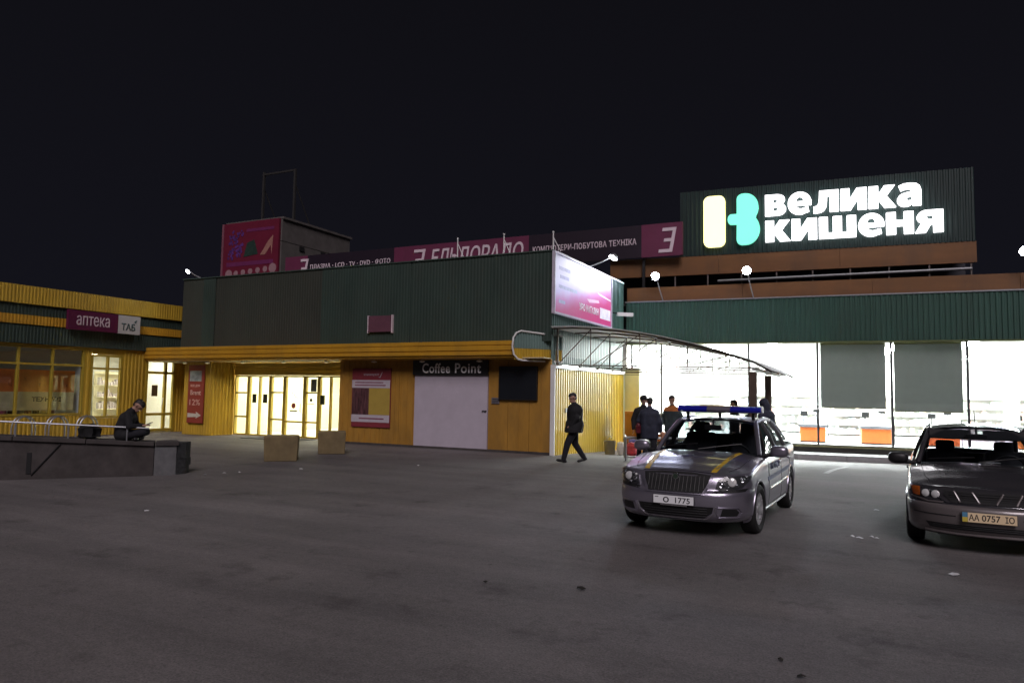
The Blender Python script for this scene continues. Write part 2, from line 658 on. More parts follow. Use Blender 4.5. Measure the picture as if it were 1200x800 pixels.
def window_x(parent, name, x, y0, y1, z0, z1, ydiv, zdiv, m_frame, t=0.07, d=0.09):
    """window in a wall of constant x"""
    f = MB()
    f.box(x - d, x + 0.02, y0, y0 + t, z0, z1)
    f.box(x - d, x + 0.02, y1 - t, y1, z0, z1)
    f.box(x - d, x + 0.02, y0 + t, y1 - t, z0, z0 + t)
    f.box(x - d, x + 0.02, y0 + t, y1 - t, z1 - t, z1)
    yy = [y0 + t] + [c for c in ydiv] + [y1 - t]
    for c in ydiv:
        f.box(x - d, x + 0.016, c - t / 2, c + t / 2, z0 + t, z1 - t)
    for c in zdiv:
        for i in range(len(yy) - 1):
            a = yy[i] + (t / 2 if i else 0)
            b = yy[i + 1] - (t / 2 if i < len(yy) - 2 else 0)
            f.box(x - d, x + 0.012, a, b, c - t / 2, c + t / 2)
    fo = f.build(name, m_frame, parent)
    for i in range(len(yy) - 1):
        zz = [z0 + t] + list(zdiv) + [z1 - t]
        for j in range(len(zz) - 1):
            a = yy[i] + (t / 2 if i else 0)
            b = yy[i + 1] - (t / 2 if i < len(yy) - 2 else 0)
            c = zz[j] + (t / 2 if j else 0)
            e = zz[j + 1] - (t / 2 if j < len(zz) - 2 else 0)
            MB().box(x - 0.05, x - 0.04, a, b, c, e).build('pane', GLASS, fo)
    return fo


def window_y(parent, name, y, x0, x1, z0, z1, xdiv, zdiv, m_frame, t=0.07, d=0.09, gmat=None):
    f = MB()
    f.box(x0, x0 + t, y - 0.02, y + d, z0, z1)
    f.box(x1 - t, x1, y - 0.02, y + d, z0, z1)
    f.box(x0 + t, x1 - t, y - 0.02, y + d, z0, z0 + t)
    f.box(x0 + t, x1 - t, y - 0.02, y + d, z1 - t, z1)
    xx = [x0 + t] + list(xdiv) + [x1 - t]
    for c in xdiv:
        f.box(c - t / 2, c + t / 2, y - 0.016, y + d, z0 + t, z1 - t)
    for c in zdiv:
        for i in range(len(xx) - 1):
            a = xx[i] + (t / 2 if i else 0)
            b = xx[i + 1] - (t / 2 if i < len(xx) - 2 else 0)
            f.box(a, b, y - 0.012, y + d, c - t / 2, c + t / 2)
    fo = f.build(name, m_frame, parent)
    zz = [z0 + t] + list(zdiv) + [z1 - t]
    for i in range(len(xx) - 1):
        for j in range(len(zz) - 1):
            a = xx[i] + (t / 2 if i else 0)
            b = xx[i + 1] - (t / 2 if i < len(xx) - 2 else 0)
            c = zz[j] + (t / 2 if j else 0)
            e = zz[j + 1] - (t / 2 if j < len(zz) - 2 else 0)
            MB().box(a, b, y + 0.04, y + 0.05, c, e).build('pane', gmat or GLASS, fo)
    return fo


window_x(wing, 'shop_window', XL, 8.3, 16.25, 0.75, 3.09, [9.52, 10.65, 11.78, 12.9, 14.02, 15.14], [2.49], FRAMEY)
window_x(wing, 'shop_window', XL, 16.5, 17.7, 0.63, 2.92, [17.15], [2.42], FRAMEY)
d = window_x(wing, 'door', XL, 18.7, 20.04, 0.06, 2.86, [19.6], [0.72, 2.34], FRAMEY, t=0.10)
MB().tube([(XL + 0.03, 19.46, 1.0), (XL + 0.1, 19.4, 1.06), (XL + 0.1, 19.44, 1.3), (XL + 0.03, 19.5, 1.36)], 0.016).build('handle', WHT, d)
MB().box(XL + 0.022, XL + 0.03, 18.98, 19.24, 1.42, 1.86).build('door_notice', mat('brown_notice', (0.12, 0.075, 0.03), 0.6), d)
m = MB()
m.box(XL - 0.15, XL - 3.0, 19.2, 20.0, 0.05, 0.06)
lampw = emis('pharmacy_lamp', (1.0, 0.91, 0.66), 34.0)
lampd = emis('pharmacy_lamp_dim', (1.0, 0.88, 0.66), 3.0)
for y in (18.0, 20.5):
    MB().box(XL - 3.4, XL - 0.9, y - 0.15, y + 0.15, 3.02, 3.055).build('ceiling_lamp', lampw, wing)
MB().box(XL - 3.2, XL - 1.4, 12.2, 12.5, 3.02, 3.055).build('ceiling_lamp', lampd, wing)
# things inside the pharmacy windows
t = thing('window_banner', 'orange and cream poster lettered ТЕХНАРІ inside the left shop window', 'poster', (XL - 0.35, 15, 0.9))
MB().box(XL - 0.37, XL - 0.35, 13.62, 16.16, 1.55, 2.30).build('orange_panel', mat('orange_print', (0.62, 0.17, 0.03), 0.5, var=0.12), t)
MB().box(XL - 0.37, XL - 0.35, 13.62, 16.16, 0.92, 1.55).build('cream_panel', mat('cream_print', (0.55, 0.48, 0.30), 0.5, var=0.1), t)
text('lettering', 'ТЕХНАРІ', BLACK, t, (XL - 0.348, 14.72, 1.22), (0, 1, 0), (0, 0, 1), 1.0, 0.16, 0.004, bold=0.03)
for k in range(5):
    y = 13.95 + 0.47 * k
    text('print_mark', 'ЧХТУ×'[k], mat('print_brown', (0.25, 0.06, 0.02), 0.6), t, (XL - 0.348, y, 1.72 + 0.2 * (k % 2)), (0, 1, 0), (0, 0, 1), 0.1, 0.12, 0.003)
t = thing('shop_counter', 'dark display counter with small goods behind the left shop window', 'counter', (XL - 0.9, 14.5, 0.05))
MB().box(XL - 1.3, XL - 0.5, 13.2, 16.0, 0.06, 0.8).build('body', mat('counter_wood', (0.22, 0.12, 0.06), 0.6), t)
random.seed(4)
for k in range(9):
    y = 13.5 + k * 0.27
    MB().obox((XL - 0.75, y, 0.8 + 0.11), (0.16, 0.14, 0.22 + 0.1 * random.random()), random.random()).build('goods', [BLACKM, WHT, PINK][k % 3], t)
for i, (y, l) in enumerate(((18.2, 'white medicine shelf seen through the narrow pharmacy window'), (20.3, 'cream medicine shelf seen through the pharmacy door'))):
    t = thing('shelf_unit', l, 'shelf', (XL - 4.0, y, 0.05))
    m = MB()
    m.box(XL - 4.3, XL - 4.26, y - 0.8, y + 0.8, 0.05, 2.4)
    for z in (0.3, 0.8, 1.3, 1.8, 2.3):
        m.box(XL - 4.26, XL - 3.9, y - 0.8, y + 0.8, z, z + 0.03)
    m.build('rack', WARMW, t)
    m = MB()
    for z in (0.33, 0.83, 1.33, 1.83):
        for k in range(12):
            m.box(XL - 4.15, XL - 3.98, y - 0.75 + k * 0.125, y - 0.66 + k * 0.125, z, z + 0.12 + 0.2 * random.random())
    m.build('boxes', mat('medicine_box', (0.5, 0.45, 0.5), 0.6, var=0.5, scale=3), t)['kind'] = 'stuff'

t = thing('pharmacy_sign', 'plum sign reading аптека with a white ТАБ panel on the yellow band', 'sign', (XL + 0.25, 16.7, 3.73))
MB().box(XL + 0.245, XL + 0.36, 15.36, 17.2, 3.73, 4.41).build('plum_panel', mat('plum_sign', (0.10, 0.008, 0.045), 0.4, var=0.06), t)
MB().box(XL + 0.245, XL + 0.36, 17.21, 18.1, 3.73, 4.41).build('white_panel', mat('white_sign', (0.50, 0.48, 0.46), 0.5, var=0.05), t)
text('lettering', 'аптека', mat('sign_letter', (0.62, 0.5, 0.55), 0.5), t, (XL + 0.362, 15.65, 3.90), (0, 1, 0), (0, 0, 1), 1.22, 0.34, 0.012)
text('lettering', 'ТАБ', mat('teal_letter', (0.05, 0.10, 0.10), 0.5), t, (XL + 0.362, 17.34, 3.86), (0, 1, 0), (0, 0, 1), 0.56, 0.26, 0.006, bold=0.02)
MB().add([(XL + 0.364, 17.84, 4.2), (XL + 0.364, 17.97, 4.28), (XL + 0.364, 17.9, 4.14), (XL + 0.37, 17.84, 4.2), (XL + 0.37, 17.97, 4.28), (XL + 0.37, 17.9, 4.14)],
         [(0, 1, 2), (5, 4, 3), (0, 3, 4, 1), (1, 4, 5, 2), (2, 5, 3, 0)]).build('leaf_mark', mat('teal_letter', (0, 0, 0)), t)

# ------------------------------------------------------------------ shopping pavilion (middle)
pav = thing('shopping_pavilion', 'long green boxed pavilion over a yellow fascia with a lit glass entrance', 'building', (-15, 22, 0))
KL = -16.0
# kiosk front: boards, each a panel
edges = [KL, -15.15, -14.3, -13.55, -12.95]
for i in range(4):
    MB().box(edges[i] + 0.006, edges[i + 1] - 0.006, YA, YA + 0.06, 0.0, 2.77).build('wall_panel', BOARD, pav)
edges = [-10.29, -9.62, -8.92, XA]
for i in range(3):
    MB().box(edges[i] + 0.006, edges[i + 1] - 0.006, YA, YA + 0.06, 0.0, 2.77).build('wall_panel', BOARD, pav)
for x in [KL + 0.14 + k * 0.235 for k in range(13)] + [-9.28, -8.56]:
    MB().box(x, x + 0.035, YA - 0.014, YA + 0.002, 0.02, 2.76).build('cover_strip', BOARD, pav)
m = MB()
m.box(KL + 0.01, XA - 0.05, YA + 0.07, YA + 0.2, 0, 2.77)
m.box(KL + 0.001, KL + 0.06, YA + 0.2, 20.8, 0, 2.77)
m.build('inner_wall', YEL, pav)
MB().box(KL - 0.05, XA + 0.02, YA - 0.05, YA + 0.001, -0.02, 0.07).build('plinth', CONCD, pav)
# white coffee door with reveal
MB().box(-12.94, -10.30, YA - 0.03, YA + 0.05, 0.05, 2.29).build('roller_door', mat('door_white', (0.50, 0.45, 0.52), 0.55, var=0.05, scale=3, dirt=0.10), pav)
MB().box(-10.47, -10.32, YA - 0.07, YA - 0.031, 1.20, 1.225).build('door_handle', BLACK, pav)
# block with the red banner and recess side
m = MB()
m.box(-23.6, -22.12, YA + 0.04, 20.6, 0, 2.77)
m.build('wall', YEL, pav)
MB().corr((-23.6, YA + 0.036), (-22.12, YA + 0.036), 0.02, 2.76, 0.13, 0.02).build('wall_panel', YEL, pav)
MB().corr((-22.1, YA), (-21.74, 20.05), 0.02, 2.76, 0.125, 0.03).build('wall_panel', YEL, pav)
MB().box(-25.05, -23.6, 20.6, 20.7, 0, 3.1).build('back_wall', YEL, pav)
# header over the glass
MB().corr((-21.72, 20.02), (KL, 20.02), 2.28, 2.75, 0.24, 0.02, horiz=True).build('header', YEL, pav)
# glazing of the entrance
ZG = 2.27
for (a, b, xd, zd, nm) in ((-21.70, -21.0, [], [0.72, 1.62], 'glazed_panel'), (-20.98, -19.9, [-20.44], [], 'glazed_panel'),
                           (-19.88, -19.2, [], [0.66, 1.65], 'glazed_panel'), (-19.18, -18.24, [], [0.60], 'door'),
                           (-18.22, -17.58, [], [0.6, 1.66], 'glazed_panel'), (-17.56, -15.98, [-17.05], [], 'glazed_panel')):
    o = window_y(pav, nm, 20.05, a, b, 0.03, ZG, xd, zd, FRAMEY, t=0.055 if not xd else 0.05)
    if nm == 'door':
        MB().tube([(-18.33, 20.02, 0.95), (-18.33, 19.95, 0.97), (-18.33, 19.95, 1.25), (-18.33, 20.02, 1.27)], 0.014).build('handle', STEEL, o)
        MB().lathe((-18.72, 20.02, 1.18), [(0.10, 0), (0.10, 0.01)], 'Y', 18).build('round_sticker', mat('sticker_red', (0.35, 0.08, 0.06), 0.5), o)
        MB().box(-18.88, -18.55, 20.015, 20.03, 0.97, 1.02).build('door_notice', BLACK, o)
        for k in range(4):
            MB().box(-18.8 + 0.07 * k, -18.72 + 0.07 * k, 20.015, 20.03, 1.62 - 0.06 * k, 1.635 - 0.06 * k).build('print_line', mat('grey_print', (0.3, 0.3, 0.3), 0.6), o)
for x in (-20.66, -20.12, -17.38):
    MB().box(x - 0.1, x + 0.1, 20.02, 20.034, 1.25, 1.58).build('door_notice', mat('dark_notice', (0.02, 0.025, 0.008), 0.5), pav)
MB().box(-18.05, -17.75, 20.02, 20.034, 1.25, 1.27).build('door_notice', BLACK, pav)
MB().lathe((-17.9, 20.02, 1.4), [(0.06, 0), (0.06, 0.012)], 'Y', 14).build('round_sticker', BLACK, pav)
MB().box(-18.02, -17.76, 20.12, 20.14, 1.7, 2.15).build('door_notice', mat('grey_poster', (0.3, 0.32, 0.36), 0.6, var=0.4, scale=5), pav)
# lobby
m = MB()
m.box(-22.3, -22.2, 20.16, 27, 0, 2.9)
m.box(-15.92, -15.82, 20.16, 27, 0, 2.9)
m.box(-22.2, -15.92, 27, 27.1, 0, 2.9)
m.box(-22.2, -15.92, 20.16, 27, 2.75, 2.85)
m.build('lobby_wall', WARMW, pav)
MB().box(-22.2, -15.92, 20.0, 27, 0.0, 0.028).build('lobby_floor', FLOORT, pav)
lob = emis('lobby_lamp', (1.0, 0.95, 0.74), 45.0)
for x in (-20.8, -19.05, -17.3):
    for y in (21.2, 23.4, 25.4):
        MB().box(x - 0.5, x + 0.5, y - 0.25, y + 0.25, 2.70, 2.745).build('ceiling_lamp', lob, pav)
MB().box(-20.2, -17.6, 19.0, 19.98, 0.004, 0.022).build('doormat', mat('doormat', (0.05, 0.05, 0.055), 0.9, var=0.3, scale=30, bump=0.4), pav)
# soffit
m = MB()
m.box(-25.3, KL, 18.75, 20.6, 2.765, 2.80)
m.box(KL, XA - 0.02, 18.75, YA - 0.001, 2.773, 2.80)
m.build('soffit', mat('soffit_cream', (0.62, 0.55, 0.36), 0.6, var=0.08), pav)
# fascia
prof = [(YA + 0.02, 3.31), (18.60, 3.285), (18.57, 3.275), (18.57, 3.17), (18.59, 3.165), (18.59, 3.145), (18.57, 3.14), (18.57, 3.01), (18.60, 2.995), (18.60, 2.965), (18.575, 2.96), (18.575, 2.87),
        (18.64, 2.84), (18.64, 2.80), (18.74, 2.77), (YA + 0.02, 2.766)]
joints = [-25.3, -22.6, -19.2, -15.8, -12.4, -9.12]
for i in range(5):
    m = MB()
    m.grid([[(x, a, b) for a, b in prof] for x in (joints[i] + 0.004, joints[i + 1] - 0.004)])
    n = len(prof)
    m.f += [tuple(range(n)), tuple(range(2 * n - 1, n - 1, -1))]
    m.build('fascia_panel', YEL2, pav)
# chamfered, corrugated end of the fascia with pale trim
c0, c1 = (-9.10, 18.56), (-8.10, 19.75)
MB().corr(c0, c1, 3.06, 3.52, 0.085, 0.03, z1b=3.44).build('end_panel', GRN4, pav)
MB().corr(c0, c1, 2.73, 3.055, 0.085, 0.03).build('end_panel', YEL, pav)
cd = Vector((c1[0] - c0[0], c1[1] - c0[1]))
nr = Vector((cd.y, -cd.x)).normalized() * 0.045
path = []
for s, z in ((1.0, 3.46), (0.12, 3.56), (0.03, 3.50), (-0.03, 3.36), (-0.05, 3.1), (-0.02, 2.88), (0.06, 2.75), (0.16, 2.71), (1.0, 2.70)):
    path.append((c0[0] + cd.x * s + nr.x, c0[1] + cd.y * s + nr.y, z))
MB().tube(path, 0.028, 8).build('end_trim', WHT, pav, smooth=True)
# green box
sheets = [(-23.84, -22.72, GRN2), (-22.72, -22.05, GRN), (-22.05, -16.9, GRN2), (-16.9, -13.2, GRN), (-13.2, -10.2, GRN), (-10.2, XA, GRN)]
for i, (a, b, mm) in enumerate(sheets):
    m = MB().corr((a + 0.006, YA - 0.01 - 0.012 * (i % 2)), (b - 0.006, YA - 0.01 - 0.012 * (i % 2)), 3.30, 5.95, 0.115, 0.0045)
    m.build('cladding_sheet', mm, pav)
m = MB()
m.box(-23.84, XA - 0.01, YA + 0.02, 19.5, 3.5, 5.93)
m.box(-23.84, -23.7, 19.5, 34, 3.1, 5.93)
m.box(-8.36, XA - 0.01, 19.5, 26.03, 2.9, 5.93)
m.build('parapet_wall', GRN, pav)
MB().box(-23.86, XA + 0.04, YA - 0.06, YA + 0.26, 5.95, 5.985).build('coping', mat('coping_green', (0.05, 0.08, 0.065), 0.5), pav)
MB().box(-8.4, XA + 0.05, YA + 0.26, 26.05, 5.95, 5.99).build('coping', WHT, pav)
MB().box(-23.6, -8.4, 19.5, 36, 5.2, 5.3).build('roof', ROOFM, pav)
# side of the box
MB().corr((XA + 0.002, YA - 0.01), (XA + 0.002, 24.4), 3.72, 5.94, 0.16, 0.035).build('cladding_sheet', GRN3, pav)
MB().corr((XA + 0.002, 24.41), (XA + 0.002, 26.03), 3.72, 5.94, 0.16, 0.035).build('cladding_sheet', GRN3, pav)
MB().box(XA, XA + 0.06, YA - 0.02, 26.03, 3.68, 3.718).build('flashing', WHT, pav)
MB().corr((XA - 0.03, YA + 0.02), (XA - 0.03, 26.03), 0.0, 3.67, 0.16, 0.03).build('cladding_sheet', GRN4, pav)
MB().box(-8.4, -8.29, YA + 0.2, 26.03, 0.0, 2.9).build('side_wall', GRN, pav)
MB().box(XA + 0.04, XA + 0.09, YA + 0.25, YA + 0.31, 2.5, 3.66).build('corner_post', BROWNST, pav)

# downlights under the fascia
for i, (x, y) in enumerate(((-23.2, 18.95), (-22.0, 18.95), (-20.2, 18.95), (-18.25, 18.95), (-16.35, 18.95), (-14.35, 18.95), (-12.5, 18.95), (-10.45, 18.95))):
    names = ['by the pharmacy door', 'above the red banner', 'left of the entrance doors', 'over the middle of the entrance', 'at the right end of the entrance',
             'above the framed red poster', 'over the left end of the coffee sign', 'over the right end of the coffee sign']
    t = thing('downlight', 'small pale conical downlight under the yellow fascia ' + names[i], 'lamp', (x, y, 2.77), 0, 'downlights under the fascia')
    MB().cyl((x, y, 2.774), (x, y, 2.748), 0.022).build('stem', WHT, t)
    MB().lathe((x, y, 2.695), [(0.09, 0), (0.095, 0.012), (0.05, 0.045), (0.03, 0.055)], 'Z', 16).build('shade', WHT, t, smooth=True)
    MB().lathe((x, y, 2.677), [(0.02, 0), (0.05, 0.008), (0.08, 0.02)], 'Z', 16).build('lens', emis('downlight_lens', (1.0, 0.85, 0.5), 0.7) if i < 5 else WARMW, t)

# ---- signs on the pavilion
t = thing('coffee_sign', 'black sign reading Coffee Point above the white door', 'sign', (-11.6, YA, 2.3))
MB().box(-12.98, -10.27, YA - 0.10, YA - 0.035, 2.295, 2.755).build('panel', BLACK, t)
text('lettering', 'Coffee', mat('white_letter', (0.88, 0.88, 0.90), 0.5, var=0.02), t, (-12.62, YA - 0.101, 2.35), (1, 0, 0), (0, 0, 1), 1.02, 0.31, 0.006, fat=0.016, spacing=1.08)
text('lettering', 'Point', mat('white_letter', (0, 0, 0)), t, (-11.42, YA - 0.101, 2.35), (1, 0, 0), (0, 0, 1), 0.92, 0.31, 0.006, fat=0.016, spacing=1.08)
t = thing('wall_poster', 'tall red framed poster with dark photo and yellow panel beside the white door', 'poster', (-14.62, YA, 0.6))
PW = mat('poster_pale', (0.50, 0.45, 0.50), 0.5, var=0.08)
MB().box(-15.42, -13.86, YA - 0.05, YA - 0.02, 0.58, 2.5).build('backing', mat('poster_red', (0.22, 0.032, 0.045), 0.45, var=0.08), t)
MB().box(-15.42, -13.88, YA - 0.056, YA - 0.051, 1.86, 2.12).build('pale_band', PW, t)
MB().box(-15.42, -13.88, YA - 0.056, YA - 0.051, 0.74, 0.98).build('pale_band', PW, t)
MB().box(-15.40, -14.72, YA - 0.056, YA - 0.051, 0.985, 1.855).build('photo', mat('poster_photo', (0.085, 0.035, 0.04), 0.5, var=0.95, scale=5, stretch=(3, 1, 0.6)), t)
MB().box(-14.715, -13.88, YA - 0.056, YA - 0.051, 0.985, 1.855).build('yellow_panel', mat('poster_yellow', (0.42, 0.30, 0.06), 0.5, var=0.08), t)
text('lettering', 'минимаркет', PW, t, (-14.95, YA - 0.051, 2.24), (1, 0, 0), (0, 0, 1), 0.62, 0.09, 0.003)
for k in range(2):
    MB().box(-15.3, -14.05 - 0.1 * k, YA - 0.06, YA - 0.0562, 1.93 + 0.09 * k, 1.965 + 0.09 * k).build('text_line', mat('print_maroon', (0.22, 0.06, 0.1), 0.5), t)
MB().box(-15.1, -14.1, YA - 0.06, YA - 0.0562, 0.84, 0.88).build('text_line', mat('print_maroon', (0, 0, 0)), t)
MB().tube([(-14.33, YA - 0.055, 2.22), (-14.29, YA - 0.056, 2.2), (-14.2, YA - 0.056, 2.38)], 0.012, 6).build('tick_mark', PW, t)
t = thing('notice_board', 'blank black board right of the white door', 'board', (-9.28, YA, 1.6))
MB().box(-9.86, -8.68, YA - 0.07, YA - 0.016, 1.60, 2.52).build('panel', mat('board_black', (0.010, 0.012, 0.016), 0.35), t)
m = MB()
m.box(-9.9, -9.862, YA - 0.085, YA - 0.016, 1.56, 2.56)
m.box(-8.678, -8.64, YA - 0.085, YA - 0.016, 1.56, 2.56)
m.box(-9.86, -8.68, YA - 0.085, YA - 0.016, 2.522, 2.56)
m.box(-9.86, -8.68, YA - 0.085, YA - 0.016, 1.56, 1.598)
m.build('frame', BLACK, t)
t = thing('small_notice', 'small grey notice beside the upper edge of the white door', 'notice', (-10.0, YA, 1.45))
MB().box(-10.16, -9.9, YA - 0.035, YA - 0.016, 1.44, 1.62).build('panel', mat('notice_grey', (0.15, 0.14, 0.16), 0.5), t)
for k in range(3):
    MB().box(-10.13, -9.93, YA - 0.038, YA - 0.0352, 1.47 + 0.05 * k, 1.49 + 0.05 * k).build('text_line', BLACK, t)
t = thing('red_banner', 'tall narrow red banner reading Brent and 12% on the yellow block', 'banner', (-22.85, YA, 0.45))
BR = mat('banner_red', (0.29, 0.045, 0.030), 0.5, var=0.1)
MB().box(-23.26, -22.40, YA - 0.06, YA - 0.035, 0.45, 2.64).build('cloth', BR, t)
MB().box(-23.18, -22.55, YA - 0.064, YA - 0.0602, 2.02, 2.42).build('picture', mat('banner_picture', (0.32, 0.36, 0.34), 0.5, var=0.6, scale=4), t)
BL = mat('banner_letter', (0.75, 0.5, 0.42), 0.5)
text('lettering', 'ВСЕ ДЛЯ', BL, t, (-23.12, YA - 0.06, 1.80), (1, 0, 0), (0, 0, 1), 0.5, 0.1, 0.003, bold=0.02)
text('lettering', 'Brent', BL, t, (-23.12, YA - 0.06, 1.50), (1, 0, 0), (0, 0, 1), 0.56, 0.19, 0.003, bold=0.02)
text('lettering', '12%', BL, t, (-23.14, YA - 0.06, 1.12), (1, 0, 0), (0, 0, 1), 0.56, 0.22, 0.003, bold=0.0)
m = MB()
m.add([(-23.22, YA - 0.0602, 0.66), (-22.75, YA - 0.0602, 0.68), (-22.78, YA - 0.0602, 0.62), (-22.5, YA - 0.0602, 0.74), (-22.78, YA - 0.0602, 0.88), (-22.75, YA - 0.0602, 0.8), (-23.22, YA - 0.0602, 0.82)] +
      [(-23.22, YA - 0.066, 0.66), (-22.75, YA - 0.066, 0.68), (-22.78, YA - 0.066, 0.62), (-22.5, YA - 0.066, 0.74), (-22.78, YA - 0.066, 0.88), (-22.75, YA - 0.066, 0.8), (-23.22, YA - 0.066, 0.82)],
      [tuple(range(7)), tuple(range(13, 6, -1))] + [(i, (i + 1) % 7, 7 + (i + 1) % 7, 7 + i) for i in range(7)])
m.build('arrow', mat('banner_arrow', (0.6, 0.58, 0.5), 0.5), t)
t = thing('small_pink_sign', 'small plain pink panel with pale side posts on the green wall', 'sign', (-14.3, YA, 3.7))
MB().box(-14.78, -13.86, YA - 0.12, YA - 0.09, 3.70, 4.23).build('panel', mat('dull_pink', (0.125, 0.05, 0.075), 0.5), t)
for x in (-14.8, -13.84):
    MB().box(x - 0.015, x + 0.015, YA - 0.12, YA - 0.03, 3.66, 4.25).build('post', LETTER, t)

# ---- billboard on the side wall
def print_mat():
    """lilac / magenta print with lamp glare put into its pale end"""
    m = bpy.data.materials.new('billboard_print_glare')
    m.use_nodes = True
    nt = m.node_tree
    b = nt.nodes['Principled BSDF']
    b.inputs['Roughness'].default_value = 0.45
    t = nt.nodes.new('ShaderNodeTexCoord')
    s = nt.nodes.new('ShaderNodeSeparateXYZ')
    nt.links.new(t.outputs['Object'], s.inputs[0])
    a = nt.nodes.new('ShaderNodeMath')
    a.operation = 'MULTIPLY_ADD'
    nt.links.new(s.outputs['Y'], a.inputs[0])
    a.inputs[1].default_value = -0.17
    nt.links.new(s.outputs['Z'], a.inputs[2])
    n = nt.nodes.new('ShaderNodeTexNoise')
    n.inputs['Scale'].default_value = 1.5
    nt.links.new(t.outputs['Object'], n.inputs['Vector'])
    a2 = nt.nodes.new('ShaderNodeMath')
    a2.operation = 'MULTIPLY_ADD'
    nt.links.new(n.outputs['Fac'], a2.inputs[0])
    a2.inputs[1].default_value = 0.3
    nt.links.new(a.outputs[0], a2.inputs[2])
    r = nt.nodes.new('ShaderNodeValToRGB')
    e = r.color_ramp.elements
    e[0].position = 0.15
    e[0].color = (0.62, 0.03, 0.20, 1)
    e[1].position = 0.50
    e[1].color = (0.62, 0.16, 0.50, 1)
    k = e.new(0.75)
    k.color = (0.55, 0.42, 0.75, 1)
    k = e.new(1.0)
    k.color = (0.66, 0.60, 0.80, 1)
    nt.links.new(a2.outputs[0], r.inputs[0])
    nt.links.new(r.outputs[0], b.inputs['Base Color'])
    return m


t = thing('side_billboard', 'brightly lit lilac and magenta billboard on the side of the green box', 'billboard', (XA, 19.25, 4.15))
MB().box(XA + 0.03, XA + 0.10, 19.2, 24.33, 4.16, 5.88).build('panel', print_mat(), t)
m = MB()
m.box(XA + 0.03, XA + 0.13, 19.14, 19.198, 4.10, 5.94)
m.box(XA + 0.03, XA + 0.13, 24.332, 24.39, 4.10, 5.94)
m.box(XA + 0.03, XA + 0.13, 19.2, 24.33, 4.10, 4.158)
m.box(XA + 0.03, XA + 0.13, 19.2, 24.33, 5.882, 5.94)
m.build('frame', mat('frame_lilac', (0.55, 0.5, 0.6), 0.5), t)
WL = mat('print_white', (0.85, 0.82, 0.86), 0.5)
text('lettering', 'УРО МАГАЗИН', WL, t, (XA + 0.101, 21.2, 4.42), (0, 1, 0), (0, 0, 1), 1.8, 0.24, 0.004, bold=0.03)
MB().box(XA + 0.101, XA + 0.106, 23.15, 24.25, 4.35, 4.72).build('white_label', WL, t)
MB().add([(XA + 0.102, 21.9, 4.86), (XA + 0.102, 23.0, 4.94), (XA + 0.102, 23.1, 4.86), (XA + 0.102, 22.1, 4.76)], [(0, 1, 2, 3)]).build('stripe', mat('print_rose', (0.8, 0.5, 0.65), 0.5), t)
MB().add([(XA + 0.102, 22.9, 5.2), (XA + 0.102, 24.3, 5.1), (XA + 0.102, 24.3, 5.05), (XA + 0.102, 23.1, 5.13)], [(0, 1, 2, 3)]).build('stripe', WL, t)
for k, (y, z, w) in enumerate(((19.5, 5.45, 0.9), (19.6, 5.2, 0.7), (19.5, 4.9, 1.5), (19.5, 4.45, 0.5))):
    MB().box(XA + 0.1005, XA + 0.103, y, y + w, z, z + 0.1).build('text_line', mat('print_lilac_grey', (0.42, 0.38, 0.62), 0.5), t)


def flood(name, label, base, head, aim, power, col, blend=0.5, size=radians(150), group=None, lens=60.0, scale=1.0):
    t = thing(name, label, 'lamp', base, 0, group)
    B = Vector(base)
    H = Vector(head)
    D = (Vector(aim) - H).normalized()
    MB().tube([B, B + (H - B) * 0.5, H - D * 0.10 * scale], 0.022, 8).build('bracket', STEEL, t)
    q = D.to_track_quat('-Z', 'Y').to_matrix().to_4x4()
    M = Matrix.Translation(H) @ q
    r = 0.155 * scale
    m = MB().lathe((0, 0, 0), [(r, 0.0), (r * 1.04, 0.03 * scale), (r * 0.8, 0.10 * scale), (r * 0.35, 0.15 * scale)], 'Z', 20)
    m.v = [tuple(M @ Vector(p)) for p in m.v]
    m.build('housing', STEEL, t, smooth=True)
    m = MB().lathe((0, 0, 0), [(r * 0.2, -0.03 * scale), (r * 0.6, -0.024 * scale), (r * 0.93, -0.006), (r * 0.93, -0.001)], 'Z', 20)
    m.v = [tuple(M @ Vector(p)) for p in m.v]
    m.build('lens', emis('lens_' + name, col, lens), t, smooth=True)
    ld = bpy.data.lights.new('lamp_light', 'SPOT')
    ld.energy = power
    ld.color = col
    ld.spot_size = size
    ld.spot_blend = blend
    ld.shadow_soft_size = 0.12
    lo = bpy.data.objects.new('lamp_light', ld)
    COL.objects.link(lo)
    lo.parent = t
    lo.matrix_basis = WM[t.name].inverted() @ (Matrix.Translation(H + D * 0.03) @ q)
    return t


flood('billboard_lamp', 'white floodlight on a bracket shining down on the lilac billboard', (XA + 0.02, 22.3, 5.99), (XA + 0.62, 22.95, 6.36),
      (XA + 0.05, 22.3, 4.95), 170, (0.88, 0.92, 1.0), lens=40)
flood('roof_lamp', 'small white floodlight at the far left corner of the green parapet', (-23.0, YA + 0.1, 5.985), (-23.35, YA - 0.25, 6.22), (-23.4, 16.0, 4.0), 60, (0.9, 0.95, 1.0), lens=22, scale=0.6)

t = thing('security_camera', 'white tubular security camera on the green side wall', 'camera', (XA + 0.03, 24.75, 4.7))
MB().cyl((XA + 0.03, 24.75, 4.72), (XA + 0.25, 24.75, 4.68), 0.025).build('bracket', BLACK, t)
MB().obox((XA + 0.42, 24.95, 4.66), (0.13, 0.62, 0.13), radians(-50)).build('housing', WHT, t, bevel=0.015)
MB().cyl((XA + 0.63, 25.12, 4.66), (XA + 0.66, 25.145, 4.66), 0.045).build('lens', BLACK, t)

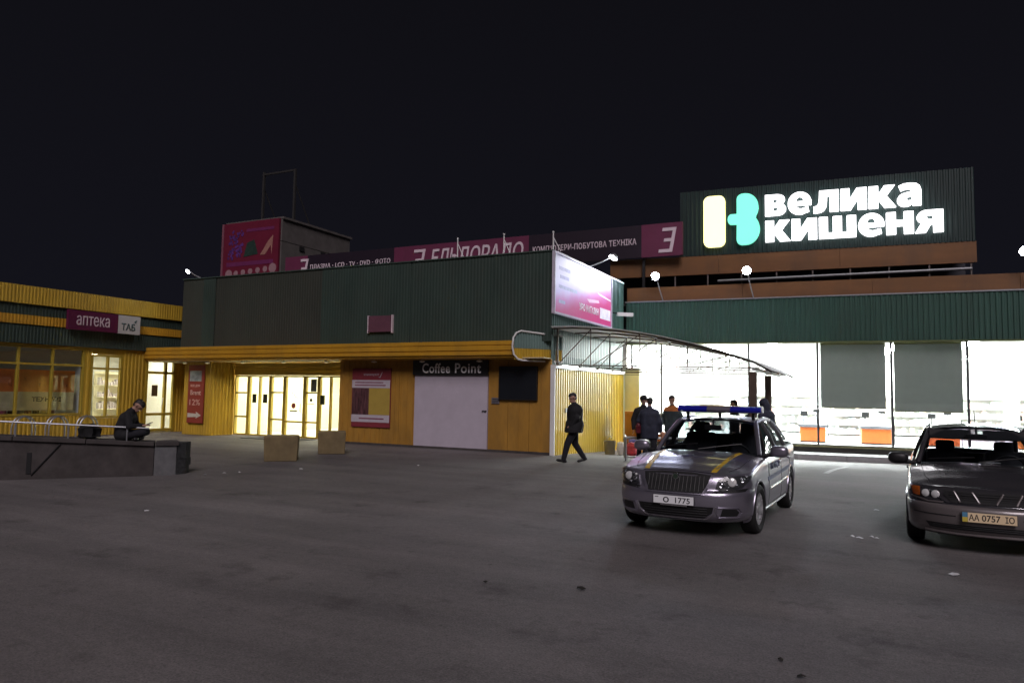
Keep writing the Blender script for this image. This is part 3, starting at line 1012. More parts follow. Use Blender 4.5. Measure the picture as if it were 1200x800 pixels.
# masts on the parapet
for (x, z1, l) in ((-11.6, 6.62, 'leftmost of the thin white posts on the green parapet'), (-9.95, 6.62, 'middle thin white post on the green parapet'), (-8.3, 6.55, 'thin white post at the right corner of the green parapet')):
    t = thing('parapet_post', l, 'post', (x, YA + 0.2, 5.98), 0, 'thin posts on the parapet')
    MB().cyl((x, YA + 0.2, 5.9), (x, YA + 0.2, z1), 0.018).build('pole', WHT, t)
    MB().cyl((x + 0.01, YA + 0.2, z1 - 0.15), (x + 0.22, YA + 0.25, 5.98), 0.012).build('strut', WHT, t)
    MB().cyl((x, YA + 0.2, z1), (x, YA + 0.2, z1 + 0.04), 0.03).build('cap', WHT, t)

# ------------------------------------------------------------------ rooftop plant room, pink billboard, frame
t = thing('rooftop_room', 'grey concrete rooftop room behind the green parapet', 'building', (-29.5, 31, 5.0))
Y0 = 28.1
for k, (z0, z1, mm) in enumerate(((5.0, 7.55, CONC), (7.56, 9.55, CONC), (9.58, 10.74, CONC))):
    MB().box(-31.5, -27.5 - 0.012 * (k % 2), Y0, 33.6, z0, z1).build('wall_panel', mat('concrete_room', (0.115, 0.105, 0.10), 0.9, var=0.2, scale=2, bump=0.4, dirt=0.3), t)
MB().box(-31.6, -27.4, Y0 - 0.02, 33.7, 10.742, 10.86).build('roof_slab', mat('concrete_room', (0, 0, 0)), t)
for y in (29.4, 31.1, 32.7):
    MB().box(-27.5, -27.46, y, y + 0.36, 9.28, 9.52).build('vent', BLACKM, t)
t = thing('rooftop_billboard', 'square crimson billboard with fruit and shoe pictures on the rooftop room', 'billboard', (-29.5, Y0 - 0.1, 7.8))
MB().box(-31.58, -27.58, Y0 - 0.16, Y0 - 0.03, 7.45, 10.76).build('panel', mat('crimson_print', (0.15, 0.012, 0.034), 0.5, var=0.12, scale=1.2), t)
MB().box(-31.72, -31.585, Y0 - 0.18, Y0 - 0.03, 7.45, 10.76).build('edge_strip', mat('dull_rose', (0.22, 0.08, 0.11), 0.5), t)
YB = Y0 - 0.165
random.seed(3)
m = MB()
for k in range(60):
    a, b = random.random(), random.random()
    x = -31.2 + 1.0 * a + 0.1 * b
    z = 8.75 + 1.55 * b
    r = 0.05 + 0.05 * random.random()
    m.lathe((x, YB, z), [(r, -0.008 - 0.004 * a), (r, 0)], 'Y', 8)
m.build('berry_print', mat('violet_print', (0.10, 0.03, 0.17), 0.5, var=0.7, scale=6), t)['kind'] = 'stuff'
for k in range(7):
    MB().lathe((-31.1 + 0.53 * k, YB, 7.95 + 0.03 * k), [(0.26 if k in (0, 6) else 0.16, -0.01), (0.26 if k in (0, 6) else 0.16, 0)], 'Y', 16).build('round_mark', mat('print_pale_pink', (0.34, 0.20, 0.22), 0.5), t)
MB().box(-31.3, -27.9, YB - 0.006, YB, 8.38, 8.6).build('plum_stripe', mat('print_plum', (0.16, 0.025, 0.10), 0.5), t)
MB().box(-29.9, -27.9, YB - 0.006, YB, 10.2, 10.36).build('plum_stripe', mat('print_plum', (0, 0, 0)), t)
MB().add([(-30.05, YB - 0.012, 8.85), (-29.0, YB - 0.012, 8.95), (-29.3, YB - 0.012, 9.75), (-29.8, YB - 0.012, 9.6)], [(0, 1, 2, 3)]).build('green_print', mat('print_green', (0.025, 0.05, 0.04), 0.5, var=0.4), t)
MB().add([(-28.85, YB - 0.008, 8.88), (-28.5, YB - 0.008, 8.88), (-28.1, YB - 0.008, 9.35), (-28.02, YB - 0.008, 8.85), (-27.95, YB - 0.008, 9.9), (-28.3, YB - 0.008, 9.6)], [(0, 1, 2, 5), (2, 3, 4, 5)]).build('shoe_print', mat('print_shoe', (0.36, 0.17, 0.14), 0.5), t)

t = thing('steel_gantry', 'dark empty steel gantry standing above the rooftop room', 'gantry', (-28, 30, 10.86))
for x in (-30.9, -28.55):
    MB().box(x - 0.06, x + 0.06, 30 - 0.06, 30 + 0.06, 10.86, 14.2 - 0.1 * (x > -29)).build('post', mat('frame_dull', (0.026, 0.025, 0.024), 0.7), t)
    MB().cyl((x, 30.06, 13.2), (x, 31.5, 10.87), 0.035).build('brace', mat('frame_dull', (0, 0, 0)), t)
MB().box(-30.84, -28.61, 29.95, 30.05, 14.0, 14.1).build('top_rail', mat('frame_dull', (0, 0, 0)), t)

# ------------------------------------------------------------------ long rooftop strip sign
t = thing('rooftop_strip_sign', 'long plum and black rooftop sign reading ЕЛЬДОРАДО with pale lettering', 'sign', (-17, 27.9, 5.3))
YS = 27.9
EP = mat('strip_pink', (0.155, 0.030, 0.075), 0.5, var=0.1, scale=1, dirt=0.2)
for nm, a, b, mm in (('pink_panel', -27.0, -25.5, EP), ('black_panel', -25.495, -20.15, PINKD), ('pink_panel', -20.145, -13.05, EP), ('black_panel', -13.045, -8.05, PINKD), ('pink_panel', -8.045, -6.4, EP)):
    MB().box(a, b, YS, YS + 0.15, 7.28, 8.6).build(nm, mm, t)
for x in range(-26, -7, 3):
    MB().box(x - 0.05, x + 0.05, YS + 0.16, YS + 0.26, 5.3, 8.4).build('post', DARK, t)
    MB().cyl((x, YS + 0.26, 8.2), (x, YS + 1.8, 5.32), 0.04).build('brace', DARK, t)
def mirror_e(px, z, w, h, parent):
    """the emblem letter: a slanted reversed E of three bars"""
    m = MB()
    s = 0.18
    def bar(x0, x1, z0, z1):
        f = lambda x, zz: (px + x + s * (zz - z), zz)
        q = [f(x0, z0), f(x1, z0), f(x1, z1), f(x0, z1)]
        m.add([(a, YS - 0.03, b) for a, b in q] + [(a, YS - 0.001, b) for a, b in q], [(0, 1, 2, 3), (7, 6, 5, 4), (0, 4, 5, 1), (1, 5, 6, 2), (2, 6, 7, 3), (3, 7, 4, 0)])
    k = h * 0.13
    bar(0, w, z, z + k)
    bar(w * 0.25, w, z + h / 2 - k / 2, z + h / 2 + k / 2)
    bar(0, w, z + h - k, z + h)
    bar(w - k, w, z + k, z + h / 2 - k / 2)
    bar(w - k, w, z + h / 2 + k / 2, z + h - k)
    m.build('emblem', LETTER, parent)
mirror_e(-26.1, 7.45, 0.5, 0.98, t)
mirror_e(-19.15, 7.40, 0.62, 1.0, t)
mirror_e(-7.35, 7.42, 0.55, 0.98, t)
text('lettering', 'ЕЛЬДОРАДО', LETTER, t, (-18.05, YS - 0.001, 7.38), (1, 0, 0), (0, 0, 1), 4.75, 0.98, 0.03, bold=0.012, shear=0.2, split=True)
text('lettering', 'ПЛАЗМА · LCD · TV · DVD · ФОТО', LETTER, t, (-25.3, YS - 0.001, 7.86), (1, 0, 0), (0, 0, 1), 4.95, 0.27, 0.02, bold=0.012, spacing=1.1, split=True)
text('lettering', 'КОМП\u2019ЮТЕРИ-ПОБУТОВА ТЕХНІКА', LETTER, t, (-12.85, YS - 0.001, 7.82), (1, 0, 0), (0, 0, 1), 4.6, 0.26, 0.02, bold=0.014, spacing=1.1, split=True)

# ------------------------------------------------------------------ supermarket (right), local frame u, w, z
BA = radians(4.45)
BO = (-8.22, 26.74, 0)
sm = thing('supermarket_building', 'wide supermarket with bright white glass front under a green band', 'building', BO, BA)


def bw(u, w, z=0.0):
    return Matrix.Translation(BO) @ Matrix.Rotation(BA, 4, 'Z') @ Vector((u, w, z))


def LB(mb, name, m, parent=None, **k):
    return mb.build(name, m, parent if parent is not None else sm, world=False, **k)


UR = 17.0
ZB, ZT = 3.73, 5.29
LB(MB().box(0.0, UR, -0.02, 0.14, -0.3, 0.13), 'base_wall', mat('dark_base', (0.035, 0.032, 0.03), 0.7, var=0.2))
for k in range(6):
    a = -0.05 + (UR + 0.05) / 6 * k
    b = -0.05 + (UR + 0.05) / 6 * (k + 1)
    LB(MB().corr((a + 0.003, -0.14), (b - 0.003, -0.14), ZB, ZT, 0.155, 0.035), 'cladding_sheet', GRN3)
LB(MB().box(-0.05, UR, -0.13, 0.1, ZB + 0.02, ZT), 'band_wall', GRN)
LB(MB().box(-0.08, UR, -0.22, 0.1, ZB - 0.05, ZB - 0.001), 'band_trim', mat('trim_olive', (0.10, 0.12, 0.04), 0.5))
LB(MB().box(-0.1, UR, -0.20, 0.2, ZT + 0.002, ZT + 0.045), 'flashing', STEEL)
for k in range(4):
    a = -0.05 + (UR + 0.05) / 4 * k
    b = -0.05 + (UR + 0.05) / 4 * (k + 1)
    LB(MB().box(a + 0.004, b - 0.004, 0.0, 0.12, ZT + 0.05, 5.88), 'fascia_panel', ORG)
LB(MB().box(0.0, UR, 0.14, 16, 5.0, 5.1), 'roof', ROOFM)
# upper structure
for k in range(3):
    a = -1.1 + 12.97 / 3 * k
    b = -1.1 + 12.97 / 3 * (k + 1)
    LB(MB().box(a + 0.004, b - 0.004, 1.5, 1.66, 6.54, 7.28), 'upper_fascia_panel', ORG)
for k in range(11):
    u = -1.0 + 1.27 * k
    LB(MB().box(u - 0.025, u + 0.025, 1.54, 1.60, 5.1, 6.54), 'roof_post', mat('post_grey', (0.14, 0.12, 0.11), 0.6))
LB(MB().cyl((3.2, 1.45, 6.25), (11.7, 1.45, 6.32), 0.05), 'pipe', STEEL)
LB(MB().box(-1.1, 11.87, 3.4, 3.5, 5.1, 7.6), 'roof_screen', mat('screen_dark', (0.03, 0.03, 0.04), 0.7))
LB(MB().box(-1.1, 11.87, 1.67, 3.4, 7.2, 7.27), 'upper_roof', ROOFM)
# glass front
mull = [0.15, 1.27, 4.42, 6.70, 9.0, 11.21, 13.5, 15.7, 17.0]
fr = MB()
for u in mull:
    fr.box(u - 0.035, u + 0.035, -0.04, 0.10, 0.17, ZB - 0.052)
fr.box(0.1, UR, -0.05, 0.12, 0.132, 0.17)
fo = LB(fr, 'window', FRAMEK)
for i in range(len(mull) - 1):
    LB(MB().box(mull[i] + 0.036, mull[i + 1] - 0.036, 0.02, 0.03, 0.171, ZB - 0.053), 'pane', GLASS, fo)
LB(MB().box(0.08, UR, -0.10, 0.0, 0.075, 0.128), 'sill', mat('sill_olive', (0.16, 0.15, 0.07), 0.5))
# interior shell
sh = MB()
sh.box(-0.3, -0.1, 0.16, 15, 0.1, 3.9)
sh.box(UR, UR + 0.2, 0.16, 15, 0.1, 3.9)
sh.box(-0.1, UR, 14.8, 15, 0.1, 3.9)
LB(sh, 'interior_wall', PAINTW)
LB(MB().box(-0.1, UR, 0.16, 14.8, 3.72, 3.8), 'ceiling', PAINTW)
LB(MB().box(-0.1, UR, 0.141, 14.8, 0.05, 0.11), 'floor', FLOORT)
SL = emis('store_lamp', (0.97, 1.0, 0.98), 190.0)
for i in range(8):
    for j in range(5):
        u = 1.0 + 2.1 * i
        w = 1.6 + 2.6 * j
        LB(MB().box(u - 0.15, u + 0.15, w - 0.9, w + 0.9, 3.66, 3.715), 'ceiling_lamp', SL)
LB(MB().cyl((12.9, 2.2, 0.11), (12.9, 2.2, 3.72), 0.22, n=20), 'column', mat('column_pale', (0.6, 0.66, 0.64), 0.5), smooth=True)
# checkouts, shelves and blinds are things of their own
OR = mat('checkout_orange', (0.72, 0.16, 0.03), 0.45, var=0.08)
for i, (u0, u1, l) in enumerate(((6.05, 7.0, 'orange fronted checkout just left of the first grey blind'), (8.15, 9.2, 'orange fronted checkout below the first grey blind'), (10.3, 11.3, 'orange fronted checkout partly hidden by the dark sedan roof'),
                                 (12.9, 13.9, 'orange fronted checkout at the right edge beyond the pale column'))):
    p = bw(u0, 2.0)
    t = thing('checkout_counter', l, 'checkout', (p.x, p.y, 0.11), BA, 'checkouts inside the supermarket')
    c = u1 - u0
    MB().box(0.05, c, 0, 0.75, 0.05, 0.56).build('front_panel', OR, t, world=False, bevel=0.01)
    MB().box(0.0, c + 0.05, -0.04, 0.8, 0.565, 0.67).build('belt_top', mat('counter_grey', (0.16, 0.16, 0.18), 0.4), t, world=False)
    MB().box(0.05, c, 0.02, 0.73, 0.0, 0.05).build('plinth', BLACK, t, world=False)
    MB().cyl((0.2, 0.4, 0.67), (0.2, 0.4, 1.05), 0.02).build('monitor_stand', BLACK, t, world=False)
    MB().box(0.08, 0.34, 0.36, 0.40, 0.98, 1.16).build('monitor', BLACK, t, world=False)
    MB().cyl((c - 0.3, 0.4, 0.67), (c - 0.3, 0.4, 1.15), 0.015).build('display_stand', BLACK, t, world=False)
    MB().box(c - 0.42, c - 0.18, 0.37, 0.41, 1.12, 1.22).build('display', BLACK, t, world=False)
    MB().box(c + 0.06, c + 0.09, 0.1, 0.13, 0, 0.95).build('post', BLACK, t, world=False)
random.seed(11)
cols = [(0.45, 0.60, 0.45), (0.75, 0.45, 0.40), (0.75, 0.68, 0.45), (0.45, 0.50, 0.65), (0.70, 0.58, 0.42), (0.30, 0.32, 0.30)]  # product colours paled to carry the store's overexposed glare
for i, (u0, w0, l) in enumerate(((0.8, 9.0, 'long store shelf at the left behind the canopy'), (3.4, 7.0, 'store shelf seen between the people and the canopy post'), (5.0, 9.5, 'store shelf behind the leftmost checkout'),
                                 (7.2, 8.0, 'store shelf between the first two checkouts'), (9.6, 9.0, 'store shelf behind the second blind'), (12.2, 7.5, 'store shelf left of the pale column base'),
                                 (13.2, 3.4, 'tall store rack right of the pale column'))):
    p = bw(u0, w0)
    t = thing('store_shelf', l, 'shelf', (p.x, p.y, 0.11), BA, 'shelves inside the supermarket')
    MB().box(0, 1.9, 0.3, 0.36, 0, 1.75).add([], []).build('back_panel', PAINTW, t, world=False)
    for z in (0.1, 0.5, 0.9, 1.3, 1.7):
        MB().box(0, 1.9, -0.1, 0.3, z, z + 0.03).build('shelf_board', PAINTW, t, world=False)
    for q in range(3):
        m = MB()
        for z in (0.13, 0.53, 0.93, 1.33):
            for k in range(11):
                if k % 3 == q and random.random() < 0.8:
                    m.box(0.05 + k * 0.165, 0.05 + k * 0.165 + 0.14, -0.06, 0.14, z, z + 0.13 + 0.17 * random.random())
        m.build('products', mat('product_%d' % ((i + q) % 6), cols[(i + q) % 6], 0.5, var=0.4, scale=9), t, world=False)['kind'] = 'stuff'
BLM = translucent('blind_cloth', (0.27, 0.28, 0.265), 0.28, 0.8)
for u0, u1, z0, l in ((6.80, 8.84, 1.42, 'grey roller blind in the window left of the other'), (9.10, 11.10, 1.34, 'grey roller blind in the window above the dark sedan')):
    p = bw(u0, 0.2)
    t = thing('roller_blind', l, 'blind', (p.x, p.y, z0), BA, 'grey roller blinds')
    MB().box(0, u1 - u0, 0, 0.012, 0.03, 3.66 - z0).build('cloth', BLM, t, world=False)
    MB().cyl((0, 0.0, 0.02), (u1 - u0, 0.0, 0.02), 0.018).build('bottom_bar', mat('bar_olive', (0.2, 0.19, 0.08), 0.5), t, world=False)
    MB().cyl((0, 0.02, 3.66 - z0), (u1 - u0, 0.02, 3.66 - z0), 0.035).build('roller', mat('bar_olive', (0, 0, 0)), t, world=False)

# platform and kerb before the glass
pv = MB().box(-0.1, UR + 20, -1.30, -0.03, -0.40, -0.10)
o = pv.build('pavement', mat('paving_concrete', (0.24, 0.24, 0.24), 0.85, var=0.15, scale=4, bump=0.3, dirt=0.3))
o.matrix_world = Matrix.Translation(BO) @ Matrix.Rotation(BA, 4, 'Z')
struct(o)
for k in range(16):
    kb = MB().box(0.0 + k * 1.5 + 0.006, (k + 1) * 1.5 - 0.006, -1.46, -1.305, -0.45, -0.085)
    b = kb.build('kerb_stone', CONCL, o, world=False, bevel=0.012)

# ---- big store sign
p = bw(1.75, 1.5)
st = thing('store_sign', 'huge dark green rooftop sign with glowing letters велика кишеня', 'sign', (p.x, p.y, 7.28), BA)
for k in range(5):
    a = 10.1 / 5 * k
    MB().corr((a + 0.003, 0.0), (a + 10.1 / 5 - 0.003, 0.0), 0.005, 2.61, 0.17, 0.03).build('panel', mat('sign_green', (0.008, 0.026, 0.024), 0.5, var=0.15, dirt=0.12), st, world=False)
MB().box(0, 10.1, 0.02, 0.2, 0.005, 2.6).build('frame', DARK, st, world=False)
LW = emis('letter_white', (1.0, 0.98, 1.0), 3.2)
LY = emis('emblem_yellow', (1.0, 0.93, 0.42), 1.75)
LM = emis('emblem_mint', (0.22, 0.93, 0.68), 0.95)


def rounded(w, h, r, n=8):
    q = []
    for cx, cy, a0 in ((w - r, r, -90), (w - r, h - r, 0), (r, h - r, 90), (r, r, 180)):
        for k in range(n + 1):
            a = radians(a0 + 90 * k / n)
            q.append((cx + r * cos(a), cy + r * sin(a)))
    return q


def flat(mb, q, y0, y1, ox, oz):
    n = len(q)
    return mb.add([(ox + a, y0, oz + b) for a, b in q] + [(ox + a, y1, oz + b) for a, b in q],
                  [tuple(range(n)), tuple(range(2 * n - 1, n - 1, -1))] + [(i, (i + 1) % n, n + (i + 1) % n, n + i) for i in range(n)])


flat(MB(), rounded(0.82, 2.02, 0.24), -0.20, -0.06, 0.93, 0.29).build('yellow_bar', LY, st, world=False)
q = []
def arc(cx, cy, rx, ry, a0, a1, n=10):
    for k in range(n + 1):
        a = radians(a0 + (a1 - a0) * k / n)
        q.append((cx + rx * cos(a), cy + ry * sin(a)))
arc(0.55, 0.22, 0.22, 0.22, 180, 270, 6)
arc(0.68, 0.60, 0.50, 0.60, -80, 45, 12)
arc(0.66, 1.45, 0.48, 0.55, -35, 90, 12)
arc(0.58, 1.78, 0.24, 0.22, 90, 180, 6)
q.append((0.34, 1.22))
arc(0.14, 1.02, 0.14, 0.20, 90, 270, 8)
q.append((0.34, 0.82))
flat(MB(), q, -0.20, -0.06, 1.84, 0.31).build('mint_emblem', LM, st, world=False)


def arcp(cx, cy, rx, ry, a0, a1, n=10):
    return [(cx + rx * cos(radians(a0 + (a1 - a0) * k / n)), cy + ry * sin(radians(a0 + (a1 - a0) * k / n))) for k in range(n + 1)]


GL = {
    'в': (0.84, [[(0, 0), (0.48, 0)] + arcp(0.50, 0.29, 0.34, 0.29, -85, 60, 9) + arcp(0.47, 0.75, 0.33, 0.25, -40, 88, 8) + [(0, 1)],
                 [(0.33, 0.60), (0.33, 0.79)] + arcp(0.40, 0.695, 0.10, 0.095, 90, -90, 6), [(0.33, 0.21), (0.33, 0.40)] + arcp(0.42, 0.305, 0.10, 0.095, 90, -90, 6)]),
    'е': (0.94, [[(0.93, 0.40), (0.935, 0.56)] + arcp(0.47, 0.50, 0.465, 0.53, 12, 300, 26) + [(0.84, 0.08), (0.80, 0.31)] + arcp(0.52, 0.42, 0.19, 0.19, 290, 200, 6) + [(0.335, 0.40)],
                 [(0.33, 0.58)] + arcp(0.475, 0.62, 0.145, 0.20, 180, 0, 8) + [(0.62, 0.58)]]),
    'л': (0.98, [[(0, -0.02), (0, 0.27)] + arcp(0.04, 0.55, 0.17, 0.28, -80, 0, 6) + [(0.23, 1), (0.97, 1), (0.97, 0), (0.63, 0), (0.63, 0.74), (0.53, 0.74), (0.52, 0.5)] + arcp(0.18, 0.36, 0.33, 0.38, 0, -90, 7)]),
    'и': (0.98, [[(0, 0), (0, 1), (0.33, 1), (0.33, 0.50), (0.60, 1), (0.97, 1), (0.97, 0), (0.64, 0), (0.64, 0.50), (0.37, 0)]]),
    'к': (0.96, [[(0, 0), (0, 1), (0.34, 1), (0.34, 0.62), (0.56, 1), (0.95, 1), (0.64, 0.53), (0.98, 0), (0.57, 0), (0.34, 0.40), (0.34, 0)]]),
    'а': (0.86, [[(0.85, 0), (0.57, 0), (0.54, 0.10), (0.44, 0.01), (0.30, -0.02)] + arcp(0.27, 0.28, 0.27, 0.30, 260, 110, 8) + [(0.38, 0.62), (0.52, 0.63), (0.52, 0.68), (0.46, 0.76), (0.32, 0.765), (0.14, 0.70), (0.06, 0.93), (0.24, 1.01), (0.46, 1.03), (0.68, 0.99), (0.80, 0.88), (0.85, 0.70)],
                 [(0.52, 0.44), (0.52, 0.30), (0.46, 0.24), (0.38, 0.23), (0.33, 0.31), (0.36, 0.41)]]),
    'ш': (1.38, [[(0, 0), (0, 1), (0.33, 1), (0.33, 0.25), (0.52, 0.25), (0.52, 1), (0.85, 1), (0.85, 0.25), (1.04, 0.25), (1.04, 1), (1.37, 1), (1.37, 0)]]),
    'н': (0.96, [[(0, 0), (0, 1), (0.33, 1), (0.33, 0.63), (0.62, 0.63), (0.62, 1), (0.95, 1), (0.95, 0), (0.62, 0), (0.62, 0.37), (0.33, 0.37), (0.33, 0)]]),
    'я': (0.94, [[(0.93, 0), (0.93, 1), (0.42, 1)] + arcp(0.38, 0.69, 0.34, 0.31, 92, 235, 8) + [(-0.03, 0), (0.34, 0), (0.52, 0.37), (0.60, 0.37), (0.60, 0)],
                 [(0.60, 0.59), (0.48, 0.59)] + arcp(0.46, 0.68, 0.09, 0.09, 250, 110, 5) + [(0.48, 0.77), (0.60, 0.77)]]),
}


def glyph_word(word, m, parent, x0, z0, w, h, ya, yb):
    tot = sum(GL[c][0] for c in word) + 0.07 * (len(word) - 1)
    k = w / tot
    x = x0
    for c in word:
        wd, loops = GL[c]
        pts, eds = [], []
        for lp in loops:
            b = len(pts)
            pts += [Vector(p) for p in lp]
            eds += [(b + i, b + (i + 1) % len(lp)) for i in range(len(lp))]
        v2, e2, f2, _, _, _ = delaunay_2d_cdt(pts, eds, [], 2, 1e-5)

        def odd(p):
            r = False
            for lp in loops:
                for i in range(len(lp)):
                    a, b = lp[i], lp[i - 1]
                    if (a[1] > p[1]) != (b[1] > p[1]) and p[0] < (b[0] - a[0]) * (p[1] - a[1]) / (b[1] - a[1]) + a[0]:
                        r = not r
            return r
        v3, e3, f3, _, _, _ = delaunay_2d_cdt(pts, eds, [], 0, 1e-5)
        fs = [f for f in f3 if odd((sum(v3[i].x for i in f) / len(f), sum(v3[i].y for i in f) / len(f)))]
        n = len(v3)
        vs = [(x + p.x * k, ya, z0 + p.y * h) for p in v3] + [(x + p.x * k, yb, z0 + p.y * h) for p in v3]
        cnt = set()
        for f in fs:
            for i in range(len(f)):
                cnt.add((f[i], f[(i + 1) % len(f)]))
        allf = [tuple(f) for f in fs] + [tuple(i + n for i in reversed(f)) for f in fs]
        allf += [(b, a, a + n, b + n) for a, b in cnt if (b, a) not in cnt]
        MB().add(vs, allf).build('letter', m, parent, world=False)
        x += (wd + 0.07) * k


glyph_word('велика', LW, st, 3.22, 1.37, 5.24, 0.80, -0.20, -0.06)
glyph_word('кишеня', LW, st, 3.22, 0.37, 5.90, 0.80, -0.20, -0.06)

# ---- floodlights on the supermarket parapet
for u, z, l in ((1.14, 6.22, 'blue white floodlight nearest the green box on the orange parapet'), (4.40, 6.27, 'blue white floodlight below the glowing yellow emblem'), (12.75, 6.48, 'blue white floodlight at the right edge of the picture')):
    b0 = bw(u + 0.2, -0.05, 5.35)
    h0 = bw(u, -0.55, z)
    a0 = bw(u - 1.0, -16, 0)
    flood('floodlight', l, tuple(b0), tuple(h0), tuple(a0), 560, (0.72, 0.78, 1.0), group='floodlights on the supermarket parapet', lens=160)

# ------------------------------------------------------------------ canopy
cn = thing('entrance_canopy', 'steel truss canopy with curved pale roof between green box and supermarket', 'canopy', (-5.2, 22, 0))
topc = [(-8.17, 3.66), (-7.6, 3.66), (-6.93, 3.62), (-6.2, 3.54), (-5.6, 3.45), (-4.9, 3.31), (-4.19, 3.14), (-3.4, 2.92), (-2.62, 2.66), (-2.15, 2.40)]


def ztop(x):
    for i in range(len(topc) - 1):
        if topc[i][0] <= x <= topc[i + 1][0]:
            f = (x - topc[i][0]) / (topc[i + 1][0] - topc[i][0])
            return topc[i][1] + f * (topc[i + 1][1] - topc[i][1])
    return topc[-1][1] if x > topc[-1][0] else topc[0][1]


RS = translucent('canopy_sheet', (0.86, 0.87, 0.84), 0.30, 0.9)
for i in range(4):
    y0 = YA - 0.25 + i * 1.68
    y1 = y0 + 1.67
    m = MB()
    m.grid([[(x, y, z + 0.035) for x, z in topc] for y in (y0, y1)])
    m.grid([[(x, y, z + 0.047) for x, z in topc] for y in (y0, y1)])
    m.build('roof_sheet', RS, cn, smooth=True)
trY = [YA + 0.0, YA + 1.7, YA + 3.4, YA + 5.8]
for k, y in enumerate(trY):
    ch = MB()
    ch.tube([(x, y, z) for x, z in topc], 0.024, 6)
    ch.build('top_chord', BROWNST, cn)
    MB().cyl((-8.15, y, 2.60), (-2.45, y, 2.50), 0.018, n=6).build('bottom_chord', BROWNST, cn)
    MB().cyl((-8.15, y, 2.50), (-2.60, y, 2.40), 0.009, n=6).build('bottom_rail', BROWNST, cn)
    nodes = [-7.02, -5.59, -4.28, -3.2]
    for x in nodes:
        MB().cyl((x, y, 2.55), (x, y, ztop(x)), 0.015, n=6).build('strut', BROWNST, cn)
    lo = [-8.12] + nodes
    for i in range(len(nodes)):
        xb = lo[i]
        xt = nodes[i]
        MB().cyl((xb + 0.06, y, 2.58), (xt, y, ztop(xt) - 0.02), 0.012, n=6).build('diagonal', BROWNST, cn)
for x in (-7.02, -5.59, -4.28):
    MB().cyl((x + 0.03, YA - 0.1, ztop(x) + 0.01), (x + 0.03, 26.0, ztop(x) + 0.01), 0.016, n=6).build('purlin', STEEL, cn)
MB().box(-2.64, -2.56, YA - 0.1, 26.2, 2.44, 2.52).build('eaves_beam', WHT, cn)
for y in (YA, YA + 3.1):
    MB().box(-2.70, -2.52, y - 0.09, y + 0.09, gz(-2.6, y) - 0.02, 2.40).build('post', BROWNST, cn, bevel=0.012)
    MB().box(-2.82, -2.40, y - 0.2, y + 0.2, gz(-2.6, y) - 0.03, gz(-2.6, y) + 0.03).build('post_foot', CONC, cn)

# yellow corrugated side wall
yw = thing('corrugated_wall', 'bright yellow corrugated steel wall behind the walking man', 'wall', (XA, 22.5, 0))
for k in range(4):
    y0 = YA + 0.0 + 1.63 * k
    y1 = y0 + 1.63
    f = lambda y: 2.52 + 0.0 * y
    MB().corr((XA + 0.06, y0 + 0.003), (XA + 0.06, y1 - 0.003), -0.3, 2.50, 0.18, 0.07).build('corrugated_sheet', mat('yellow_gloss', (0.68, 0.50, 0.07), 0.28, var=0.06, scale=2, dirt=0.10, coat=0.7), yw)
MB().box(XA + 0.02, XA + 0.16, YA - 0.06, 25.85, 2.502, 2.60).build('top_rail', WHT, yw)
TL = emis('tube_light', (0.96, 1.0, 0.97), 16.0)
for k in range(4):
    y0 = YA + 0.25 + 1.6 * k
    t = thing('tube_lamp', ['lit white tube lamp nearest the kiosk corner on top of the yellow wall', 'second lit white tube lamp from the kiosk corner on the yellow wall', 'third lit white tube lamp from the kiosk corner on the yellow wall', 'farthest lit white tube lamp on top of the yellow wall'][k], 'lamp', (XA + 0.2, y0, 2.6), 0, 'tube lamps on the yellow wall')
    MB().box(XA + 0.15, XA + 0.24, y0, y0 + 1.3, 2.605, 2.63).build('batten', WHT, t)
    MB().cyl((XA + 0.22, y0 + 0.03, 2.588), (XA + 0.22, y0 + 1.27, 2.588), 0.017).build('tube', TL, t)
MB().box(XA + 0.0, XA + 0.13, YA - 0.075, YA - 0.002, -0.02, 2.60).build('edge_post', WHT, yw)
MB().box(XA + 0.125, XA + 0.17, YA + 0.75, YA + 0.87, 1.22, 1.34).build('lock_plate', STEEL, yw)
t = thing('end_wall', 'yellow wall end coloured as if store-lit between corrugated wall and glass front', 'wall', (-7.9, 26.2, 0))
MB().box(-8.1, -7.55, 25.95, 26.3, -0.3, 2.7).build('body', mat('yellow_store_lit', (0.82, 0.76, 0.42), 0.5, var=0.06), t)  # store light put into a paler yellow
MB().box(-8.12, -7.53, 25.93, 26.32, 2.702, 2.76).build('cap', WHT, t)

# ------------------------------------------------------------------ small things by the canopy
t = thing('orange_cabinet', 'orange upright cabinet at the far end of the yellow wall', 'cabinet', (-7.3, 24.6, gz(-7.3, 24.6)))
z = gz(-7.3, 24.6)
MB().box(-7.62, -7.05, 24.4, 24.8, z + 0.04, z + 1.45).build('body', mat('cabinet_orange', (0.45, 0.16, 0.02), 0.5), t, bevel=0.015)
MB().box(-7.60, -7.07, 24.38, 24.399, z + 0.1, z + 1.40).build('door', mat('cabinet_orange', (0, 0, 0)), t)
MB().box(-7.16, -7.12, 24.36, 24.38, z + 0.7, z + 0.85).build('handle', BLACK, t)
t = thing('wire_basket', 'low wire shelf with red goods beside the orange cabinet', 'basket', (-6.4, 24.3, gz(-6.4, 24.3)))
z = gz(-6.4, 24.3)
for x in (-6.8, -6.0):
    for y in (24.1, 24.5):
        MB().cyl((x, y, z), (x, y, z + 0.95), 0.015, n=6).build('leg', BLACK, t)
for zz in (0.1, 0.45, 0.85):
    MB().box(-6.8, -6.0, 24.1, 24.5, z + zz, z + zz + 0.02).build('rack', BLACK, t)
